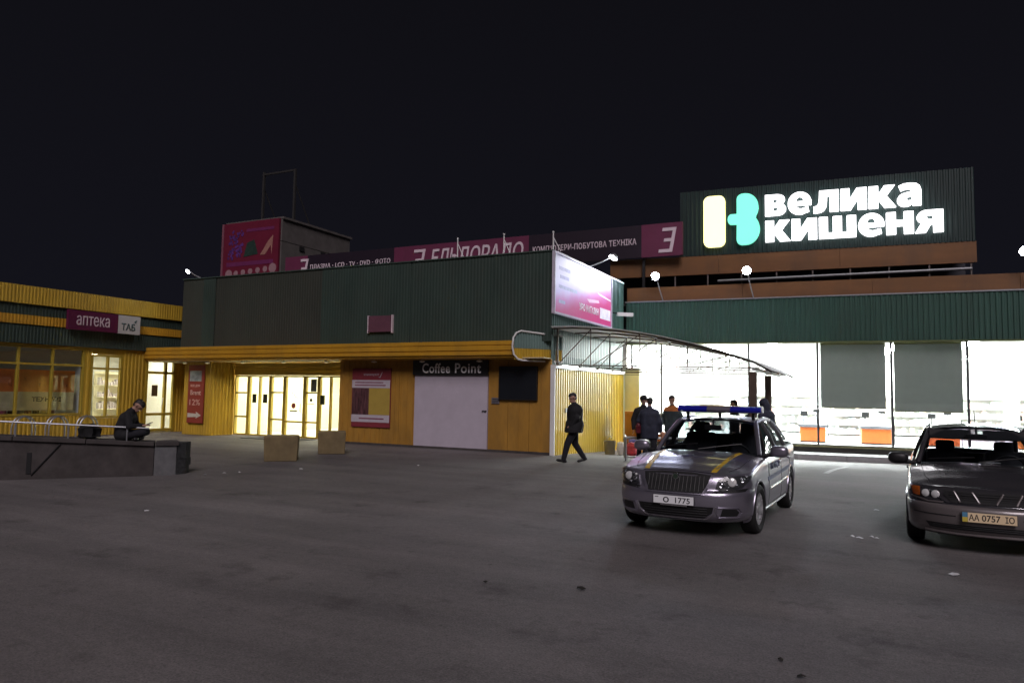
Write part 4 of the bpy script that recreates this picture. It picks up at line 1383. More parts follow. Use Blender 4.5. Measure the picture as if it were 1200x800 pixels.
MB().box(-6.7, -6.1, 24.15, 24.45, z + 0.47, z + 0.7).build('goods', mat('goods_orange', (0.6, 0.18, 0.05), 0.5, var=0.5, scale=8), t)
MB().box(-6.75, -6.05, 24.15, 24.45, z + 0.12, z + 0.3).build('goods', BLACKM, t)


def bag(name, label, c, s, m_, seed, cat='bag'):
    random.seed(seed)
    bm = bmesh.new()
    bmesh.ops.create_icosphere(bm, subdivisions=3, radius=1.0)
    for v in bm.verts:
        n = 1 + 0.16 * sin(5 * v.co.x + seed) * cos(6 * v.co.y) + 0.10 * sin(9 * v.co.z + seed) + 0.04 * random.random()
        x, y, z = v.co
        px = math.copysign(abs(x) ** 0.7, x)
        py = math.copysign(abs(y) ** 0.7, y)
        pz = math.copysign(abs(z) ** 0.6, z)
        v.co = Vector((px * n * s[0] / 2, py * n * s[1] / 2, max(-0.5, pz * 0.5) * n * s[2] + s[2] * 0.5))
        if v.co.z < 0.0:
            v.co.z = 0.0
    me = bpy.data.meshes.new(name)
    bm.to_mesh(me)
    bm.free()
    o = link(name, me, m_, None, smooth=True)
    o.location = c
    return tag(o, label, cat)


x, y = -7.45, 22.3
t = thing('waste_bin', 'grey brown open bin at the foot of the yellow wall', 'bin', (x, y, gz(x, y)))
MB().lathe((x, y, gz(x, y)), [(0.15, 0), (0.19, 0.42), (0.2, 0.44), (0.17, 0.43), (0.13, 0.05)], 'Z', 16).build('bucket', mat('bin_brown', (0.20, 0.17, 0.10), 0.6), t, smooth=True)
MB().tube([(x - 0.19, y, gz(x, y) + 0.41), (x, y, gz(x, y) + 0.60), (x + 0.19, y, gz(x, y) + 0.41)], 0.008, 6).build('handle', STEEL, t)
bag('white_bag', 'white plastic bag beside the brown bin', (-7.1, 22.35, gz(-7.1, 22.35)), (0.22, 0.2, 0.42), mat('bag_white', (0.65, 0.63, 0.6), 0.4), 2)
bag('red_bag', 'red and white plastic bag between the white bag and the rail', (-6.75, 22.4, gz(-6.75, 22.4)), (0.34, 0.25, 0.40), mat('bag_red', (0.5, 0.05, 0.07), 0.4, var=0.5, scale=5), 5)
bag('blue_bag', 'small blue bag behind the red bag', (-6.85, 22.9, gz(-6.85, 22.9)), (0.3, 0.25, 0.52), mat('bag_blue', (0.10, 0.10, 0.4), 0.4), 8)

t = thing('barrier_rail', 'low pale steel rail on legs behind the standing pair', 'barrier', (-5.3, 19.6, 0))
RA, RB = Vector((-5.85, 18.85, 0)), Vector((-4.6, 21.2, 0))
RC = Vector((-4.35, 18.9, 0))
MB().tube([(RA.x, RA.y, 0.62), (RC.x, RC.y + 0.6, 0.62)], 0.035, 8).build('top_rail', WHT, t)
MB().tube([(RA.x, RA.y, 0.62), (-6.3, 20.2, 0.60)], 0.035, 8).build('top_rail', WHT, t)
MB().tube([(RA.x, RA.y, 0.10), (RC.x, RC.y + 0.6, 0.10)], 0.02, 8).build('lower_rail', WHT, t)
for q in (RA, Vector((RC.x, RC.y + 0.6, 0)), Vector((-6.3, 20.2, 0))):
    MB().cyl((q.x, q.y, gz(q.x, q.y)), (q.x, q.y, 0.62), 0.028).build('leg', STEEL, t)

# ------------------------------------------------------------------ left foreground: low wall, rail, racks, blocks
lw = thing('low_wall', 'dark stained concrete parapet wall with pale end at the left', 'wall', (-13.5, 9.0, 0))
A0, A1, A2 = (-17.4, 4.35), (-12.83, 9.86), (-12.66, 10.25)
n1 = Vector((-(A1[1] - A0[1]), A1[0] - A0[0])).normalized()


def ztl(s):
    return 1.08 - 0.41 * s


N = 12
ptsf = []
for k in range(N + 1):
    s = k / N
    ptsf.append((A0[0] + (A1[0] - A0[0]) * s, A0[1] + (A1[1] - A0[1]) * s, ztl(s)))
joint = [0, 3, 7, N]
for j in range(3):
    m = MB()
    for k in range(joint[j], joint[j + 1]):
        a, b = ptsf[k], ptsf[k + 1]
        e = 0.004 if k == joint[j] else 0
        e2 = -0.004 if k == joint[j + 1] - 1 else 0
        q = []
        for (p, ee) in ((a, e), (b, e2)):
            d = Vector((A1[0] - A0[0], A1[1] - A0[1])).normalized() * ee
            q.append((p[0] + d.x, p[1] + d.y, p[2]))
        a, b = q
        t_ = 0.5
        vs = [(a[0], a[1], -0.1), (b[0], b[1], -0.1), (b[0] + n1.x * t_, b[1] + n1.y * t_, -0.1), (a[0] + n1.x * t_, a[1] + n1.y * t_, -0.1),
              (a[0], a[1], a[2] - 0.08), (b[0], b[1], b[2] - 0.08), (b[0] + n1.x * t_, b[1] + n1.y * t_, b[2] - 0.08), (a[0] + n1.x * t_, a[1] + n1.y * t_, a[2] - 0.08)]
        m.add(vs, [(3, 2, 1, 0), (4, 5, 6, 7), (0, 1, 5, 4), (1, 2, 6, 5), (2, 3, 7, 6), (3, 0, 4, 7)])
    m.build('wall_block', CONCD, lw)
# capping slabs proud of the face
for j in range(6):
    a, b = ptsf[j * 2], ptsf[j * 2 + 2]
    d = Vector((A1[0] - A0[0], A1[1] - A0[1])).normalized()
    f0, f1 = d * 0.006, d * -0.006
    o1 = n1 * -0.05
    o2 = n1 * 0.56
    vs = []
    for dz in (-0.078, 0.0):
        for p, f, o_ in ((a, f0, o1), (b, f1, o1), (b, f1, o2), (a, f0, o2)):
            vs.append((p[0] + f.x + o_.x, p[1] + f.y + o_.y, p[2] + dz))
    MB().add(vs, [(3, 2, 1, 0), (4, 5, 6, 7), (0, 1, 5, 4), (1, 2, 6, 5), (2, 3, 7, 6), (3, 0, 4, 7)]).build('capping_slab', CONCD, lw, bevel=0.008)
bx = (A1[0] + n1.x * 0.5, A1[1] + n1.y * 0.5)
MB().prism([(A1[0] + 0.004, A1[1] + 0.006), A2, (A2[0] - 0.42, A2[1] + 0.30), (bx[0] + 0.004, bx[1] + 0.006)], -0.1, 0.585).build('end_block', mat('concrete_end', (0.15, 0.15, 0.155), 0.85, var=0.2, scale=7, bump=0.4, dirt=0.3), lw, bevel=0.01)
MB().prism([(A1[0] + 0.03, A1[1] - 0.0), (A2[0] + 0.05, A2[1] + 0.01), (A2[0] - 0.45, A2[1] + 0.36), (bx[0] - 0.0, bx[1] + 0.03)], 0.588, 0.672).build('capping_slab', CONCD, lw, bevel=0.008)
# old scar lines in the face: a pipe chase and a drain slot
d2 = Vector((A1[0] - A0[0], A1[1] - A0[1])).normalized()
def onface(s, z, o=-0.012):
    p = Vector((A0[0] + (A1[0] - A0[0]) * s, A0[1] + (A1[1] - A0[1]) * s)) + n1 * o
    return (p.x, p.y, z)
MB().tube([onface(0.712, 0.08), onface(0.775, 0.66)], 0.014, 6).build('diagonal_pipe', BLACKM, lw)
m = MB()
a, b, c, e = onface(0.700, 0.1, -0.01), onface(0.711, 0.1, -0.01), onface(0.711, 0.5, -0.01), onface(0.700, 0.5, -0.01)
a2, b2, c2, e2 = onface(0.700, 0.1, 0.02), onface(0.711, 0.1, 0.02), onface(0.711, 0.5, 0.02), onface(0.700, 0.5, 0.02)
m.add([a, b, c, e, a2, b2, c2, e2], [(0, 1, 2, 3), (7, 6, 5, 4), (0, 4, 5, 1), (1, 5, 6, 2), (2, 6, 7, 3), (3, 7, 4, 0)])
m.build('drain_slot', BLACKM, lw)

t = thing('handrail', 'thin low metal handrail on short posts along the parapet wall', 'railing', (-14, 8.6, 0.8))
hp = []
for s in (0.0, 0.25, 0.5, 0.66, 0.82, 0.985):
    p = onface(s, ztl(s) + 0.265, 0.06)
    hp.append(p)
MB().tube(hp, 0.018, 8).build('rail', STEEL, t, smooth=True)
for s in (0.2, 0.45, 0.67, 0.79, 0.93):
    MB().cyl(onface(s, ztl(s), 0.06), onface(s, ztl(s) + 0.265, 0.06), 0.016).build('post', STEEL, t)

for i, (x, y, l) in enumerate(((-21.6, 12.05, 'leftmost steel bike hoop before the big shop window'), (-21.2, 12.75, 'middle steel bike hoop before the big shop window'), (-20.9, 13.45, 'rightmost steel bike hoop near the seated person'))):
    t = thing('bike_rack', l, 'bike rack', (x, y, 0), 0, 'bike hoops by the pharmacy')
    for off in (0, 0.16):
        path = [(x + off, y + 0.25 + 0.28 * cos(a), 0.55 + 0.34 * sin(a)) for a in [pi * k / 10 for k in range(11)]]
        path = [(x + off, y + 0.53, 0.0)] + path + [(x + off, y - 0.03, 0.0)]
        MB().tube(path, 0.022, 8).build('hoop', STEEL, t, smooth=True)
    MB().box(x - 0.05, x + 0.22, y - 0.06, y + 0.56, 0.004, 0.03).build('base_plate', STEEL, t)

for (cx, cy, w, d_, h, l) in ((-13.14, 13.70, 0.80, 0.62, 0.62, 'left concrete block bollard before the entrance'), (-13.50, 16.0, 0.74, 0.60, 0.62, 'right concrete block bollard before the entrance')):
    t = thing('concrete_block', l, 'bollard', (cx, cy, 0), radians(40), 'concrete blocks before the entrance')
    vs = []
    for z, k in ((0, 0.97), (h * 0.93, 1.02), (h, 1.0)):
        for a, b in ((-1, -1), (1, -1), (1, 1), (-1, 1)):
            vs.append((a * w / 2 * k, b * d_ / 2 * k, z))
    fs = [(3, 2, 1, 0), (8, 9, 10, 11)]
    for r in range(2):
        for i in range(4):
            fs.append((r * 4 + i, r * 4 + (i + 1) % 4, r * 4 + 4 + (i + 1) % 4, r * 4 + 4 + i))
    MB().add(vs, fs).build('body', mat('block_concrete', (0.20, 0.150, 0.072), 0.9, var=0.2, scale=4, bump=0.6, dirt=0.35), t, world=False, bevel=0.02)

random.seed(9)
m = MB()
for k in range(4):
    z0 = 0.16 * k
    j = [0.03 * random.random() for _ in range(8)]
    m.prism([(A2[0] + 0.010 - j[0], A2[1] + 0.012), (A2[0] + 0.03 - j[1], A2[1] + 0.22 - j[2]), (A2[0] - 0.12 - j[3], A2[1] + 0.44 + j[4]), (A2[0] - 0.40, A2[1] + 0.40), (A2[0] - 0.42, A2[1] + 0.31)], z0 + 0.002 - 0.1 * (k == 0), z0 + 0.158)
m.build('broken_end', mat('broken_concrete_shaded', (0.03, 0.03, 0.032), 0.9, var=0.6, scale=14, bump=0.9), lw)['kind'] = 'stuff'  # rough wall end, its shade put into the dark colour
bag('black_backpack', 'black bag standing on the low wall beside the seated person', (onface(0.835, 0)[0] + n1.x * 0.30, onface(0.835, 0)[1] + n1.y * 0.30, ztl(0.835)), (0.46, 0.3, 0.27), BLACKM, 6)

# litter and paint on the ground
def scrap(x, y, s, mname, seed):
    random.seed(seed)
    bm = bmesh.new()
    n = 7
    vs = [bm.verts.new((x + s * (0.6 + 0.5 * random.random()) * cos(2 * pi * k / n), y + s * (0.5 + 0.6 * random.random()) * sin(2 * pi * k / n), gz(x, y) + 0.006 + 0.02 * random.random())) for k in range(n)]
    c = bm.verts.new((x, y, gz(x, y) + 0.03))
    for k in range(n):
        bm.faces.new((vs[k], vs[(k + 1) % n], c))
    me = bpy.data.meshes.new('litter')
    bm.to_mesh(me)
    bm.free()
    return link('litter', me, mname)


LIT = mat('litter_paper', (0.7, 0.7, 0.72), 0.6)
LITD = mat('litter_leaf', (0.02, 0.017, 0.013), 0.8)
lit = [(-0.12, 10.22, 0.05, LIT, 'white paper scrap between the two cars, in the nearest cluster'), (0.02, 10.38, 0.035, LIT, 'small white scrap between the cars, behind the nearest cluster'), (-0.2, 10.3, 0.03, LIT, 'tiny white scrap left of the cluster between the cars'), (0.08, 10.3, 0.04, LIT, 'white scrap right of the cluster between the cars'),
       (0.1, 12.9, 0.06, LIT, 'pale flat scrap between the rear ends of the cars'), (0.75, 8.6, 0.06, LIT, 'pale scrap before the dark sedan wheel'), (-12.0, 10.9, 0.05, LIT, 'white scrap at the broken end of the low wall'), (-12.1, 10.5, 0.035, LIT, 'small white scrap before the pale end of the low wall'),
       (-11.9, 11.2, 0.04, LIT, 'white scrap just right of the broken wall end'), (-11.3, 12.4, 0.05, LIT, 'white scrap between the low wall and the left concrete block'), (-9.2, 7.0, 0.04, LIT, 'lone white scrap on the open asphalt at the left'), (-9.6, 14.5, 0.04, LIT, 'white scrap right of the right concrete block'),
       (-2.35, 6.25, 0.06, LITD, 'dark flattened leaf on the asphalt before the police car'), (-0.95, 4.3, 0.028, LITD, 'dark leaf near the bottom middle right'), (-1.35, 4.15, 0.028, LITD, 'dark leaf near the bottom middle, left of the other'), (-0.4, 5.0, 0.03, LITD, 'dark leaf right of the bottom middle'),
       (-0.55, 5.25, 0.022, LITD, 'dark leaf behind the one at bottom right'), (-3.2, 6.0, 0.03, LITD, 'dark leaf left of the flattened leaf')]
for i, (x, y, s, mm, l) in enumerate(lit):
    tag(scrap(x, y, s, mm, i), l, 'litter', 'litter scattered on the asphalt')
for (a, b, w) in (((-0.9, 18.6), (-0.55, 22.6), 0.06),):
    d_ = Vector((b[0] - a[0], b[1] - a[1])).normalized()
    nn = Vector((-d_.y, d_.x)) * w
    rows = []
    for k in range(12):
        s = k / 11
        x, y = a[0] + (b[0] - a[0]) * s, a[1] + (b[1] - a[1]) * s
        rows.append([(x - nn.x, y - nn.y, gz(x - nn.x, y) + 0.006), (x + nn.x, y + nn.y, gz(x + nn.x, y) + 0.006)])
    struct(MB().grid(rows).build('painted_line', mat('road_paint', (0.45, 0.45, 0.44), 0.8, var=0.4, scale=20)))
# ------------------------------------------------------------------ people
def capsule(bm, p0, p1, r0, r1, seg=12, rings=4):
    p0, p1 = Vector(p0), Vector(p1)
    d = p1 - p0
    if d.length < 1e-5:
        d = Vector((0, 0, 1e-4))
    d.normalize()
    a = d.orthogonal().normalized()
    b = d.cross(a)
    rows = []
    for k in range(rings + 1):
        t = -pi / 2 + pi / 2 * k / rings
        rows.append((p0 + d * (r0 * sin(t)), r0 * cos(t)))
    for k in range(rings + 1):
        t = pi / 2 * k / rings
        rows.append((p1 + d * (r1 * sin(t)), r1 * cos(t)))
    prev = None
    first = bm.verts.new(rows[0][0])
    last = bm.verts.new(rows[-1][0])
    for c, r in rows[1:-1]:
        ring = [bm.verts.new(c + (a * cos(2 * pi * k / seg) + b * sin(2 * pi * k / seg)) * r) for k in range(seg)]
        if prev is None:
            for k in range(seg):
                bm.faces.new((first, ring[(k + 1) % seg], ring[k]))
        else:
            for k in range(seg):
                bm.faces.new((prev[k], prev[(k + 1) % seg], ring[(k + 1) % seg], ring[k]))
        prev = ring
    for k in range(seg):
        bm.faces.new((last, prev[k], prev[(k + 1) % seg]))


def blob(name, caps, voxel, mats, parent=None, zone=None, smooth_it=3, hem=None):
    """continuous surface grown round tapered limbs; zone(p) -> material slot"""
    bm = bmesh.new()
    for c in caps:
        capsule(bm, *c)
    me = bpy.data.meshes.new(name)
    bm.to_mesh(me)
    bm.free()
    o = bpy.data.objects.new('tmp_blob', me)
    COL.objects.link(o)
    md = o.modifiers.new('r', 'REMESH')
    md.mode = 'VOXEL'
    md.voxel_size = voxel
    ms = o.modifiers.new('s', 'SMOOTH')
    ms.factor = 0.5
    ms.iterations = smooth_it
    dg = bpy.context.evaluated_depsgraph_get()
    me2 = bpy.data.meshes.new_from_object(o.evaluated_get(dg))
    bpy.data.objects.remove(o)
    bpy.data.meshes.remove(me)
    me2.name = name
    if hem is not None:
        for v in me2.vertices:
            if v.co.z < hem:
                v.co.z = hem + 0.25 * max(-0.06, v.co.z - hem)
    me2.materials.clear()
    for mm in mats:
        me2.materials.append(mm)
    if zone:
        for p in me2.polygons:
            p.material_index = zone(p.center)
    for p in me2.polygons:
        p.use_smooth = True
    ob = bpy.data.objects.new(name, me2)
    COL.objects.link(ob)
    WM[ob.name] = Matrix.Identity(4)
    if parent is not None:
        ob.parent = parent
    return ob


SKIN = mat('skin', (0.38, 0.22, 0.16), 0.5, var=0.1, scale=20)
HAIRD = mat('hair_dark', (0.015, 0.011, 0.009), 0.6, var=0.4, scale=60, bump=0.5)
SHOE = mat('shoe_black', (0.012, 0.011, 0.011), 0.4, var=0.2)
CL = {
    'black': mat('cloth_black', (0.009, 0.009, 0.011), 0.85, var=0.3, scale=14, bump=0.4),
    'navy': mat('cloth_navy', (0.016, 0.018, 0.030), 0.85, var=0.3, scale=14, bump=0.4),
    'dkblue': mat('cloth_dark_blue', (0.022, 0.026, 0.045), 0.8, var=0.3, scale=10, bump=0.4),
    'teal': mat('cloth_grey_teal', (0.030, 0.045, 0.050), 0.85, var=0.25, scale=10, bump=0.4),
    'orange': mat('cloth_orange', (0.38, 0.12, 0.025), 0.8, var=0.2, scale=10, bump=0.3),
    'trouser': mat('cloth_trouser', (0.009, 0.009, 0.014), 0.9, var=0.3, scale=14, bump=0.4),
}


def V(*a):
    return Vector(a)


def make_person(label, loc, heading, J, jacket, trousers, height=1.78, voxel=0.010, hood=False, cap=None, coat_len=0.80,
                shoulder=None, pockets=False, hair=True, build=1.0, group=None, flare=0.0, bulk=1.0):
    """J: joint positions in metres, x forward, y left, z up, for a 1.78 m figure"""
    S = height / 1.78
    P = {k: Vector(v) * S for k, v in J.items()}
    b = build
    hd = P['head']
    up = (hd - P['neck']).normalized()
    fw = J.get('face', (1, 0, 0))
    fw = Vector(fw).normalized()
    fw = (fw - up * fw.dot(up)).normalized()
    lf = up.cross(fw)

    def H(f, l, u):
        return hd + fw * f * S + lf * l * S + up * u * S
    caps = []
    # head: skull, jaw, face features, ears
    caps += [(H(-0.015, 0, 0.03), H(0.015, 0, 0.03), 0.088 * S, 0.086 * S), (H(0.02, 0, -0.05), H(0.045, 0, -0.075), 0.062 * S, 0.045 * S),
             (H(0.088, 0, 0.02), H(0.112, 0, -0.018), 0.010 * S, 0.015 * S), (H(0.075, 0.03, 0.035), H(0.075, -0.03, 0.035), 0.022 * S, 0.022 * S),
             (H(0.083, 0.02, -0.052), H(0.083, -0.02, -0.052), 0.011 * S, 0.011 * S), (H(0.075, 0.0, -0.09), H(0.078, 0, -0.092), 0.020 * S, 0.018 * S),
             (H(-0.005, 0.088, 0.02), H(-0.01, 0.09, -0.03), 0.016 * S, 0.010 * S), (H(-0.005, -0.088, 0.02), H(-0.01, -0.09, -0.03), 0.016 * S, 0.010 * S),
             (P['neck'] - up * 0.05 * S, H(-0.01, 0, -0.05), 0.060 * S, 0.054 * S)]
    ch, wa, hp = P['chest'], P['waist'], P['hip']
    sl, sr = P['shL'], P['shR']
    sv = (sl - sr).normalized()
    hv = (P['hipL'] - P['hipR']).normalized()
    caps += [(ch + sv * 0.085 * b, ch - sv * 0.085 * b, 0.118 * b, 0.118 * b), (ch, wa, 0.125 * b, 0.112 * b), (wa + hv * 0.06 * b, wa - hv * 0.06 * b, 0.105 * b, 0.105 * b),
             (wa, hp, 0.112 * b, 0.12 * b), (hp + hv * 0.075 * b, hp - hv * 0.075 * b, 0.115 * b, 0.115 * b), (sl - sv * 0.02, sr + sv * 0.02, 0.062, 0.062)]
    for s, t in (('L', 1), ('R', -1)):
        caps += [(P['sh' + s], P['el' + s], 0.054 * b, 0.042 * b), (P['el' + s], P['wr' + s], 0.041 * b, 0.028),
                 (P['hip' + s], P['kn' + s], 0.086 * b, 0.056 * b), (P['kn' + s], P['kn' + s] * 0.6 + P['an' + s] * 0.4, 0.056 * b, 0.055 * b), (P['kn' + s] * 0.6 + P['an' + s] * 0.4, P['an' + s], 0.055 * b, 0.040)]
        # hand: palm, four fingers, thumb
        w = P['wr' + s]
        hdv = Vector(J.get('hd' + s, (P['wr' + s] - P['el' + s]))).normalized()
        side = hdv.cross(Vector((0, 0, 1)) if abs(hdv.z) < 0.8 else Vector((0, 1, 0))).normalized()
        nrm = hdv.cross(side)
        pc = w + hdv * 0.085 * S
        caps.append((w + hdv * 0.02, pc + side * 0.022, 0.024, 0.018))
        caps.append((w + hdv * 0.02, pc - side * 0.022, 0.024, 0.018))
        for k, ln in enumerate((0.066, 0.078, 0.072, 0.055)):
            o_ = side * (0.030 - 0.020 * k)
            k1 = pc + o_ + hdv * ln * 0.5 + nrm * 0.008
            k2 = k1 + hdv * ln * 0.35 + nrm * 0.028
            caps += [(pc + o_, k1, 0.0095, 0.009), (k1, k2, 0.009, 0.008)]
        tb = w + hdv * 0.035 + side * 0.028
        caps += [(tb, tb + side * 0.022 + hdv * 0.03 + nrm * 0.01, 0.013, 0.011), (tb + side * 0.022 + hdv * 0.03 + nrm * 0.01, tb + side * 0.024 + hdv * 0.062 + nrm * 0.02, 0.011, 0.009)]
        # foot inside the shoe
        f = Vector(J.get('ft' + s, (1, 0, -0.25))).normalized()
        caps.append((P['an' + s], P['an' + s] + f * 0.06 + Vector((0, 0, -0.045)), 0.034, 0.022))
    body = blob('person', caps, voxel * 0.85, [SKIN])
    body.location = loc
    body.rotation_euler = (0, 0, heading)
    tag(body, label, 'person', group)
    # jacket
    b = b * bulk
    jc = [(ch + sv * 0.095 * b, ch - sv * 0.095 * b, 0.142 * b, 0.142 * b), (ch, wa, 0.150 * b, 0.142 * b), (wa + hv * 0.075, wa - hv * 0.075, 0.134 * b, 0.134 * b),
          (sl - sv * 0.02, sr + sv * 0.02, 0.070, 0.070), (sl - sv * 0.02, P['neck'] - up * 0.02, 0.066, 0.07), (sr + sv * 0.02, P['neck'] - up * 0.02, 0.066, 0.07), (P['neck'] - up * 0.05, P['neck'] + up * 0.012, 0.088, 0.074)]
    for s in 'LR':
        jc += [(P['sh' + s], P['el' + s], 0.072, 0.066), (P['el' + s], P['wr' + s] * 0.96 + P['el' + s] * 0.04, 0.064 * b, 0.047)]
        if pockets:
            jc.append((P['wr' + s], P['wr' + s] + (P['wr' + s] - P['el' + s]).normalized() * 0.09, 0.058, 0.06))
    dn = (hp - wa).normalized()
    end = hp + Vector((0, 0, -1)) * 0.0
    hem = coat_len
    for s in 'LR':
        k = hv * (0.085 if s == 'L' else -0.085)
        kn = P['kn' + s]
        top = P['hip' + s]
        tgt = top.lerp(kn, hem)
        jc += [(ch + sv * (0.09 if s == 'L' else -0.09) * b, wa + k * b, 0.138 * b, 0.135 * b), (wa + k * 0.9, hp + k, 0.132 * b, 0.138 * b + flare * 0.5), (hp + k, tgt, 0.138 * b + flare * 0.5, 0.118 * b + flare)]
    jc.append((hp, (P['hipL'].lerp(P['knL'], hem) + P['hipR'].lerp(P['knR'], hem)) / 2, 0.135 * b + flare * 0.5, 0.115 * b + flare))
    if hood:
        jc += [(H(-0.03, 0, 0.03), H(-0.01, 0, 0.035), 0.118 * S, 0.112 * S), (H(-0.06, 0, -0.08), P['neck'] - up * 0.03, 0.095 * S, 0.1 * S)]
    b = build
    zone = None
    mm = [CL[jacket]]
    if shoulder:
        mm = [CL[jacket], CL['orange']]
        zt = ch.z + 0.03

        def zone(p):
            return 1 if (p.z > zt and p.z < P['neck'].z + 0.02) else 0
    blob('jacket', jc, voxel, mm, body, zone, 10, hem=(min(P['hipL'].lerp(P['knL'], hem).z, P['hipR'].lerp(P['knR'], hem).z) - 0.03) if P['hip'].z > 0.5 else None)
    tr = [(hp + hv * 0.075 * b, hp - hv * 0.075 * b, 0.125 * b, 0.125 * b)]
    for s in 'LR':
        tr += [(P['hip' + s], P['kn' + s], 0.102 * b, 0.076 * b), (P['kn' + s], P['an' + s] + (P['an' + s] - P['kn' + s]).normalized() * 0.012, 0.075 * b, 0.064)]
    blob('trousers', tr, voxel, [CL[trousers]], body)
    for s in 'LR':
        f = Vector(J.get('ft' + s, (1, 0, -0.25))).normalized()
        a = P['an' + s]
        fl = Vector((f.x, f.y, 0)).normalized()
        sd_ = Vector((-fl.y, fl.x, 0))
        bend = Vector((0, 0, -0.045))
        sc = [(a - f * 0.05 + bend, a + f * 0.15 + bend * 0.55 + sd_ * 0.012, 0.043, 0.040), (a - f * 0.05 + bend, a + f * 0.16 + bend * 0.55 - sd_ * 0.012, 0.043, 0.036), (a, a + bend, 0.050, 0.048)]
        blob('shoe', sc, 0.009, [SHOE], body)
    if hair and not hood:
        hc = [(H(-0.03, 0, 0.055), H(0.02, 0, 0.06), 0.088 * S, 0.080 * S), (H(-0.055, 0, -0.01), H(-0.045, 0, 0.04), 0.060 * S, 0.078 * S)]
        if cap:
            hc = [(H(-0.02, 0, 0.06), H(0.02, 0, 0.06), 0.098 * S, 0.094 * S), (H(0.0, 0.02, 0.045), H(0.13, 0.02, 0.04), 0.05, 0.018), (H(0.0, -0.02, 0.045), H(0.13, -0.02, 0.04), 0.05, 0.018)] if cap == 'peak' else \
                [(H(-0.02, 0, 0.05), H(0.015, 0, 0.062), 0.102 * S, 0.096 * S), (H(-0.045, 0, 0.0), H(-0.02, 0, 0.04), 0.085 * S, 0.09 * S)]
        o = blob('hat' if cap else 'hair', hc, 0.009, [CL['black'] if cap else HAIRD], body)
    for t in (1, -1):
        m = MB().lathe(tuple(H(0.083, 0.031 * t, 0.008)), [(0.004, -0.008), (0.010, -0.004), (0.010, 0.004), (0.004, 0.008)], 'Z', 10)
        m.build('eye', mat('eye', (0.05, 0.04, 0.035), 0.2), body, world=False)
    return body


STAND = dict(head=(0.02, 0, 1.665), neck=(0, 0, 1.50), chest=(0, 0, 1.33), waist=(0, 0, 1.12), hip=(0, 0, 0.98), shL=(0, 0.185, 1.40), shR=(0, -0.185, 1.40),
             hipL=(0, 0.095, 0.94), hipR=(0, -0.095, 0.94), knL=(0.02, 0.11, 0.51), knR=(0.02, -0.11, 0.51), anL=(-0.01, 0.12, 0.09), anR=(-0.01, -0.12, 0.09),
             elL=(-0.03, 0.27, 1.15), elR=(-0.03, -0.27, 1.15), wrL=(0.04, 0.28, 0.90), wrR=(0.04, -0.28, 0.90), ftL=(1, 0.2, -0.25), ftR=(1, -0.2, -0.25))


def pose(**k):
    d = dict(STAND)
    d.update(k)
    return d


hl = radians(212)       # facing left across the picture
make_person('man in black coat walking left in front of the yellow corrugated wall', (-6.78, 17.45, 0), hl,
            pose(head=(0.06, 0, 1.66), face=(1, 0.15, -0.15), neck=(0.02, 0, 1.50), hipL=(0.0, 0.09, 0.93), hipR=(0, -0.09, 0.93),
                 knL=(0.20, 0.10, 0.50), anL=(0.30, 0.10, 0.10), ftL=(1, 0.1, 0.05), knR=(-0.03, -0.10, 0.49), anR=(-0.27, -0.10, 0.13), ftR=(1, -0.1, -0.45),
                 elL=(0.00, 0.29, 1.16), wrL=(0.14, 0.24, 0.96), elR=(-0.13, -0.28, 1.17), wrR=(-0.04, -0.26, 0.92)), 'black', 'trouser', coat_len=0.24, cap=None, build=1.18, voxel=0.011, flare=0.075, bulk=1.17)
make_person('person in black jacket and cap at the back of the standing pair', (-5.25, 18.45, 0), radians(300),
            pose(face=(1, 0.1, -0.1), elL=(0.0, 0.27, 1.16), wrL=(0.16, 0.18, 1.05), hdL=(1, -0.4, 0.2)), 'black', 'trouser', height=1.74, cap='knit', coat_len=0.25, voxel=0.013)
prs = make_person('person in long dark blue jacket holding a red bag in the standing pair', (-4.95, 17.95, 0), radians(100),
            pose(face=(1, 0.3, -0.2), elL=(0.02, 0.29, 1.17), wrL=(0.20, 0.22, 1.04), hdL=(1, -0.4, 0.1), head=(0.05, 0, 1.655)), 'dkblue', 'trouser', height=1.70, coat_len=0.45, build=1.1, voxel=0.012)
make_person('man in grey work jacket with orange shoulders facing the pair', (-4.95, 20.3, gz(-4.95, 20.3)), radians(252),
            pose(face=(1, -0.1, -0.15), elL=(-0.02, 0.30, 1.17), elR=(-0.02, -0.30, 1.17), wrL=(0.12, 0.26, 0.98), wrR=(0.12, -0.26, 0.98)), 'teal', 'trouser', height=1.80, coat_len=0.30, shoulder=True, build=1.12, voxel=0.012)
make_person('person in black seen as a head above the light bar, left of the canopy post', (-3.55, 22.2, gz(-3.5, 22.2)), radians(200),
            pose(face=(1, -0.4, -0.1)), 'black', 'trouser', height=1.80, coat_len=0.3, voxel=0.015)
make_person('person in black just left of the near canopy post behind the police car', (-3.05, 22.0, gz(-3, 22)), radians(330),
            pose(face=(1, 0.1, -0.2)), 'black', 'trouser', height=1.68, coat_len=0.3, voxel=0.015, cap='knit')
make_person('hooded person in dark blue between the two canopy posts', (-2.30, 19.2, gz(-2.3, 19.2)), radians(150),
            pose(head=(0.07, 0, 1.63), face=(1, 0.0, -0.35), chest=(-0.02, 0, 1.33)), 'dkblue', 'trouser', height=1.74, coat_len=0.35, hood=True, voxel=0.013, build=1.05)
make_person('dark figure standing inside the glass entrance at its right edge', (-16.72, 21.6, 0.03), radians(200),
            pose(face=(1, 0.1, -0.1), elR=(0.05, -0.30, 1.15), wrR=(0.2, -0.15, 1.0)), 'black', 'trouser', height=1.76, coat_len=0.2, voxel=0.015)
